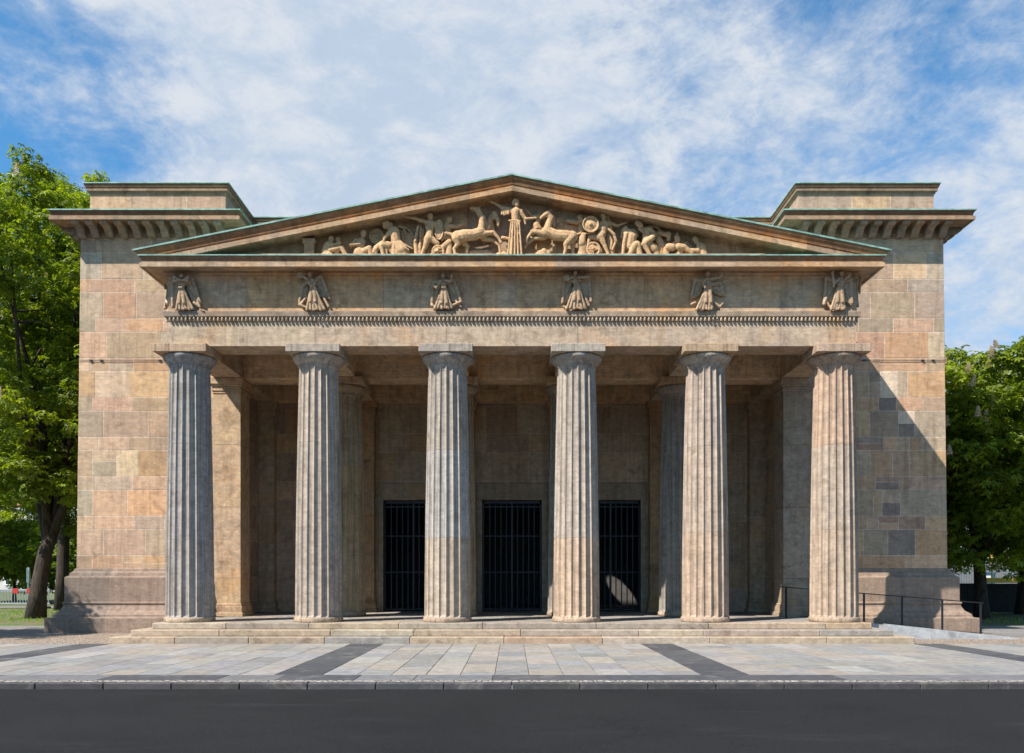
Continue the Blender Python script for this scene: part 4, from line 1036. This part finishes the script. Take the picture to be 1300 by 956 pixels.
make_tree('right', (18.35, 11.2, 0), .4, 'flowering chestnut with pale blossom spikes close to the right wall', GT, spikes=95,
          seed=21, H=10.5, Rc=4.9, z_lo=1.6, trunk_r=.24, nl=470, leaf=62, lean=(-.1, .1))
make_tree('right', (22.7, 15.6, 0), 2.7, 'flowering chestnut standing at the right edge of the photograph', GT, scale=1.08, spikes=95)
make_tree('right', (17.2, 19.5, 0), 4.4, 'chestnut half hidden behind the right wall of the building', GT, scale=1.0, spikes=50)
make_tree('lime', (-19.2, -1.9, 0), .7, 'small tree just outside the left edge whose shadow dapples the left plinth', GT, scale=.56)
# bushes as a background under the crowns at left
for i, (x, y, s, l) in enumerate(((-29, 33, 1.2, 'dense bush left of the slim trunk behind the barrier'), (-24.5, 34, 1.1, 'dense bush behind the forked trunk'), (-20, 33, 1.0, 'dense bush next to the left wall behind the wire fence'), (-34.5, 36, 1.3, 'large dense bush at the left edge beyond the barrier'))):
    make_tree('bush', (x, y, 0), i * 1.7, l, 'bushes behind the left lawn', 'bush', s, seed=33, H=4.3, Rc=2.7, z_lo=.2, trunk_r=.09, nl=170, leaf=52)

# ------------------------------------------------------------------ small things in the distance
bar = empty('safety_barrier', (-25.6, 22.2, -.03), 0, 'red and white striped safety barrier on the lawn at the left edge', 'barrier')
m = MB(); m.box(-2.2, 1.35, -.03, .03, .90, 1.02, ch=.01); m.box(-2.2, 1.35, -.025, .025, .22, .30, ch=.01)
for i in range(24): m.box(-2.15 + i * .148, -2.12 + i * .148, -.015, .015, .28, .9)
m.build('panel', M['galv'], bar)  # white slats in grey steel, the trees' shade put into the colour
for x in (-1.9, -.45, .3, 1.05):
    m = MB(); m.box(x - .16, x + .16, -.035, .035, .80, 1.06, ch=.005); m.build('reflector', M['red'], bar)
for x in (-1.7, 1.1):
    m = MB(); m.box(x - .1, x + .1, -.4, .4, 0, .11, ch=.03); m.build('foot', M['iron'], bar)
    m = MB(); m.box(x - .03, x + .03, -.03, .03, .1, 1.0); m.build('upright', M['galv'], bar)
ps = empty('marker_post', (-29.7, 29.5, -.03), 0, 'thin white post behind the barrier left of the forked trunk', 'post')
m = MB(); m.tube((0, 0, 0), (0, 0, 2.3), .06, .06, 10); m.build('pole', M['white'], ps)
m = MB(); m.box(-.09, .09, -.07, .07, 1.35, 2.25, ch=.01); m.build('plate', M['white'], ps)
fn = empty('wire_fence', (-23.8, 24.8, -.03), 0, 'galvanised wire fence panel between the forked trunk and the wall', 'fence')
m = MB()
for a, b in (((-1.6, 0, .1), (-1.6, 0, 1.5)), ((1.6, 0, .1), (1.6, 0, 1.5)), ((-1.6, 0, .12), (1.6, 0, .12)), ((-1.6, 0, 1.5), (1.6, 0, 1.5)), ((-.5, 0, .1), (-.5, 0, 1.5))): m.tube(a, b, .025, .025, 6)
m.build('frame', M['galv'], fn)
m = MB()
for i in range(20): m.tube((-1.55 + i * .163, 0, .12), (-1.55 + i * .163, 0, 1.5), .005, .005, 4)
for i in range(8): m.tube((-1.6, 0, .25 + i * .17), (1.6, 0, .25 + i * .17), .005, .005, 4)
m.build('mesh', M['galv'], fn)
blk = empty('concrete_block', (-22.9, 23.6, -.03), .2, 'pale concrete block standing on the grass by the wire fence', 'block')
m = MB(); m.box(-.55, .55, -.25, .25, 0, .55, ch=.04); m.box(-.4, .4, -.18, .18, .55, .62, ch=.02); m.build('body', M['render'], blk)
# right side
fn = empty('dark_fence', (25, 16.8, -.03), 0, 'black board fence behind the trees right of the building', 'fence')
m = MB()
for i in range(70): m.box(-9.5 + i * .3, -9.5 + i * .3 + .285, -.02 + rnd.uniform(-.004, .004), .02, .02, 1.35 + rnd.uniform(-.01, .01), ch=.004)
m.build('boards', M['black'], fn)
for i in range(8):
    m = MB(); m.box(-9.4 + i * 2.9, -9.3 + i * 2.9, .02, .12, 0, 1.42, ch=.005); m.build('post', M['iron'], fn)
sb = empty('scaffold_beam', (31.5, 24, -.03), 0, 'yellow beam on uprights beyond the dark fence at the right', 'scaffold')
m = MB(); m.box(-6, 6, -.05, .05, 1.35, 1.62, ch=.01); m.build('beam', M['yellow'], sb)
for x in (-5.2, -3.5, -1.4, .9, 3.2, 5.5):
    m = MB(); m.tube((x, .1, 0), (x, .1, 3.0), .05, .05, 8); m.build('upright', M['yellow'], sb)
ct = empty('site_container', (27.6, 27, -.03), .05, 'grey site container with a small blue sign beyond the fence', 'container')
m = MB(); m.box(-2.6, 2.6, 0, 2.4, 0, 2.7, ch=.03)
for i in range(34): m.box(-2.55 + i * .15, -2.48 + i * .15, -.025, .0, .15, 2.55)
m.build('body', M['galv'], ct)
m = MB(); m.box(-.55, .55, -.06, -.028, 1.25, 1.95, ch=.01); sg = m.build('sign', M['blue'], ct)
m = MB(); m.box(-.2, .38, -.075, -.062, 1.5, 1.75, ch=.02); m.build('sign_mark', M['white'], sg)
def far_building(loc, w, h, n, fl, label):
    b = empty('town_building', loc, 0, label, 'building', 'buildings behind the trees')
    m = MB(); m.box(-w / 2, w / 2, 0, 12, 0, h); m.box(-w / 2 - .2, w / 2 + .2, -.25, 0, h - .5, h - .1, ch=.03); m.build('wall', M['render'], b)
    m = MB(); m.face([(-w / 2 - .3, -.3, h), (w / 2 + .3, -.3, h), (w / 2 - 2, 6, h + 3), (-w / 2 + 2, 6, h + 3)]); m.face([(-w / 2 - .3, 12.3, h), (-w / 2 + 2, 6, h + 3), (w / 2 - 2, 6, h + 3), (w / 2 + .3, 12.3, h)])
    m.face([(-w / 2 - .3, -.3, h), (-w / 2 + 2, 6, h + 3), (-w / 2 - .3, 12.3, h)]); m.face([(w / 2 + .3, -.3, h), (w / 2 + .3, 12.3, h), (w / 2 - 2, 6, h + 3)])
    m.build('roof', M['roof_tile'], b)
    for f in range(fl):
        for i in range(n):
            x = -w / 2 + (i + .5) * w / n; z = .9 + f * (h - 1) / fl
            q = MB(); q.box(x - .7, x + .7, -.06, .0, z - .1, z, ch=.01); q.box(x - .62, x - .52, -.04, 0, z, z + 1.8); q.box(x + .52, x + .62, -.04, 0, z, z + 1.8); q.box(x - .62, x + .62, -.04, 0, z + 1.8, z + 1.9); q.box(x - .03, x + .03, -.035, 0, z, z + 1.8)
            wf = q.build('window', M['white'], b)
            q = MB(); q.face([(x - .52, -.012, z), (x + .52, -.012, z), (x + .52, -.012, z + 1.8), (x - .52, -.012, z + 1.8)]); q.build('pane', M['glass'], wf)
far_building((47, 62, 0), 26, 9.5, 8, 3, 'pale town building far behind the right hand trees')
far_building((-52, 75, 0), 30, 10, 9, 3, 'pale town building far behind the left hand trees')

# ------------------------------------------------------------------ camera
cam = bpy.data.cameras.new('camera'); co = bpy.data.objects.new('camera', cam); COL.objects.link(co)
co.location = (0, -20.8, 1.53); co.rotation_euler = (R(90), 0, 0)
cam.sensor_width = 36; cam.lens = 36 * 1040 / 1300; cam.shift_y = 257 / 1300; cam.clip_start = .1; cam.clip_end = 3000
scene.camera = co

# ------------------------------------------------------------------ light and sky
sd = Vector((-1.24, -1.0, 1.74)).normalized()
el = math.asin(sd.z); az = math.atan2(sd.x, sd.y)      # clockwise from +Y
su = bpy.data.lights.new('sun', 'SUN'); so = bpy.data.objects.new('sun', su); COL.objects.link(so)
su.energy = 4.6; su.angle = R(.5); su.color = (1.0, .93, .84)
so.rotation_euler = sd.to_track_quat('Z', 'Y').to_euler(); so.location = (-30, -30, 40)
w = bpy.data.worlds.new('World'); scene.world = w; w.use_nodes = True
nt = w.node_tree; nt.nodes.clear()
out = nt.nodes.new('ShaderNodeOutputWorld'); bg = nt.nodes.new('ShaderNodeBackground'); nt.links.new(bg.outputs[0], out.inputs[0])
bg.inputs['Strength'].default_value = .080
sky = nt.nodes.new('ShaderNodeTexSky'); sky.sky_type = 'NISHITA'; sky.sun_disc = False
sky.sun_elevation = el; sky.sun_rotation = az % (2 * math.pi); sky.air_density = 1.0; sky.dust_density = .4; sky.ozone_density = 2.5
tc = nt.nodes.new('ShaderNodeTexCoord'); G = tc.outputs['Generated']
sep = N(nt, 'ShaderNodeSeparateXYZ'); nt.links.new(G, sep.inputs[0])
n1 = noise(nt, mapping(nt, G, (2.4, 2.4, 3.4), (1.7, .4, .35), (0, R(25), 0)), 1.1, 9, .6, .2)
n2 = noise(nt, mapping(nt, G, (6, 6, 11), (.3, .2, 1.1), (0, R(30), 0)), 2.2, 9, .68, .25)
n3 = noise(nt, mapping(nt, G, (18, 18, 26), (0, 0, 0), (0, R(-20), 0)), 3.0, 5, .6, .2)
def math_(op, a, b=None):
    n = N(nt, 'ShaderNodeMath', operation=op)
    for i, v in enumerate((a, b)):
        if v is None: continue
        if hasattr(v, 'is_output'): nt.links.new(v, n.inputs[i])
        else: n.inputs[i].default_value = v
    return n.outputs[0]
def lobe(d, a, b):
    v = Vector(d).normalized(); n = N(nt, 'ShaderNodeVectorMath', operation='DOT_PRODUCT'); nt.links.new(G, n.inputs[0]); n.inputs[1].default_value = v
    nn = N(nt, 'ShaderNodeVectorMath', operation='NORMALIZE'); nt.links.new(G, nn.inputs[0]); nt.links.new(nn.outputs[0], n.inputs[0])
    return ramp(nt, n.outputs['Value'], math.cos(R(a)), math.cos(R(b)))
dirp = lambda x, y: ((x - 650) / 1040, 1, (735 - y) / 1040)
cover = math_('ADD', math_('MULTIPLY', n1, .75), math_('ADD', math_('MULTIPLY', n2, .40), math_('MULTIPLY', n3, .12)))
cover = math_('ADD', cover, math_('MULTIPLY', lobe(dirp(360, 90), 27, 4), .27))
cover = math_('ADD', cover, math_('MULTIPLY', lobe(dirp(700, 190), 20, 3), .16))
cover = math_('ADD', cover, math_('MULTIPLY', lobe(dirp(1250, 300), 26, 3), .17))
cover = math_('SUBTRACT', cover, math_('MULTIPLY', lobe(dirp(1050, 10), 20, 4), .12))
cover = math_('SUBTRACT', cover, math_('MULTIPLY', lobe(dirp(-20, 140), 13, 3), .26))
cf = ramp(nt, cover, .57, .87, 0, .97)
hz = ramp(nt, sep.outputs['Z'], .0, .35, .55, 0)
skc = mixc(nt, 'MULTIPLY', 1, sky.outputs[0], (.56, 1.10, 1.30))
skc = mixc(nt, "MIX", hz, skc, (3.0, 3.9, 5.0))
cl = mixc(nt, "MIX", ramp(nt, n2, .35, .68), (3.5, 4.2, 5.2), (4.9, 5.2, 5.6))
c = mixc(nt, "MIX", cf, skc, cl)
nt.links.new(c, bg.inputs[0])

scene.view_settings.view_transform = 'Standard'; scene.view_settings.look = 'None'
scene.view_settings.exposure = .92; scene.view_settings.gamma = 1
scene.render.engine = 'CYCLES'; scene.render.resolution_x = 1024; scene.render.resolution_y = 753
scene.cycles.max_bounces = 6; scene.cycles.transparent_max_bounces = 4
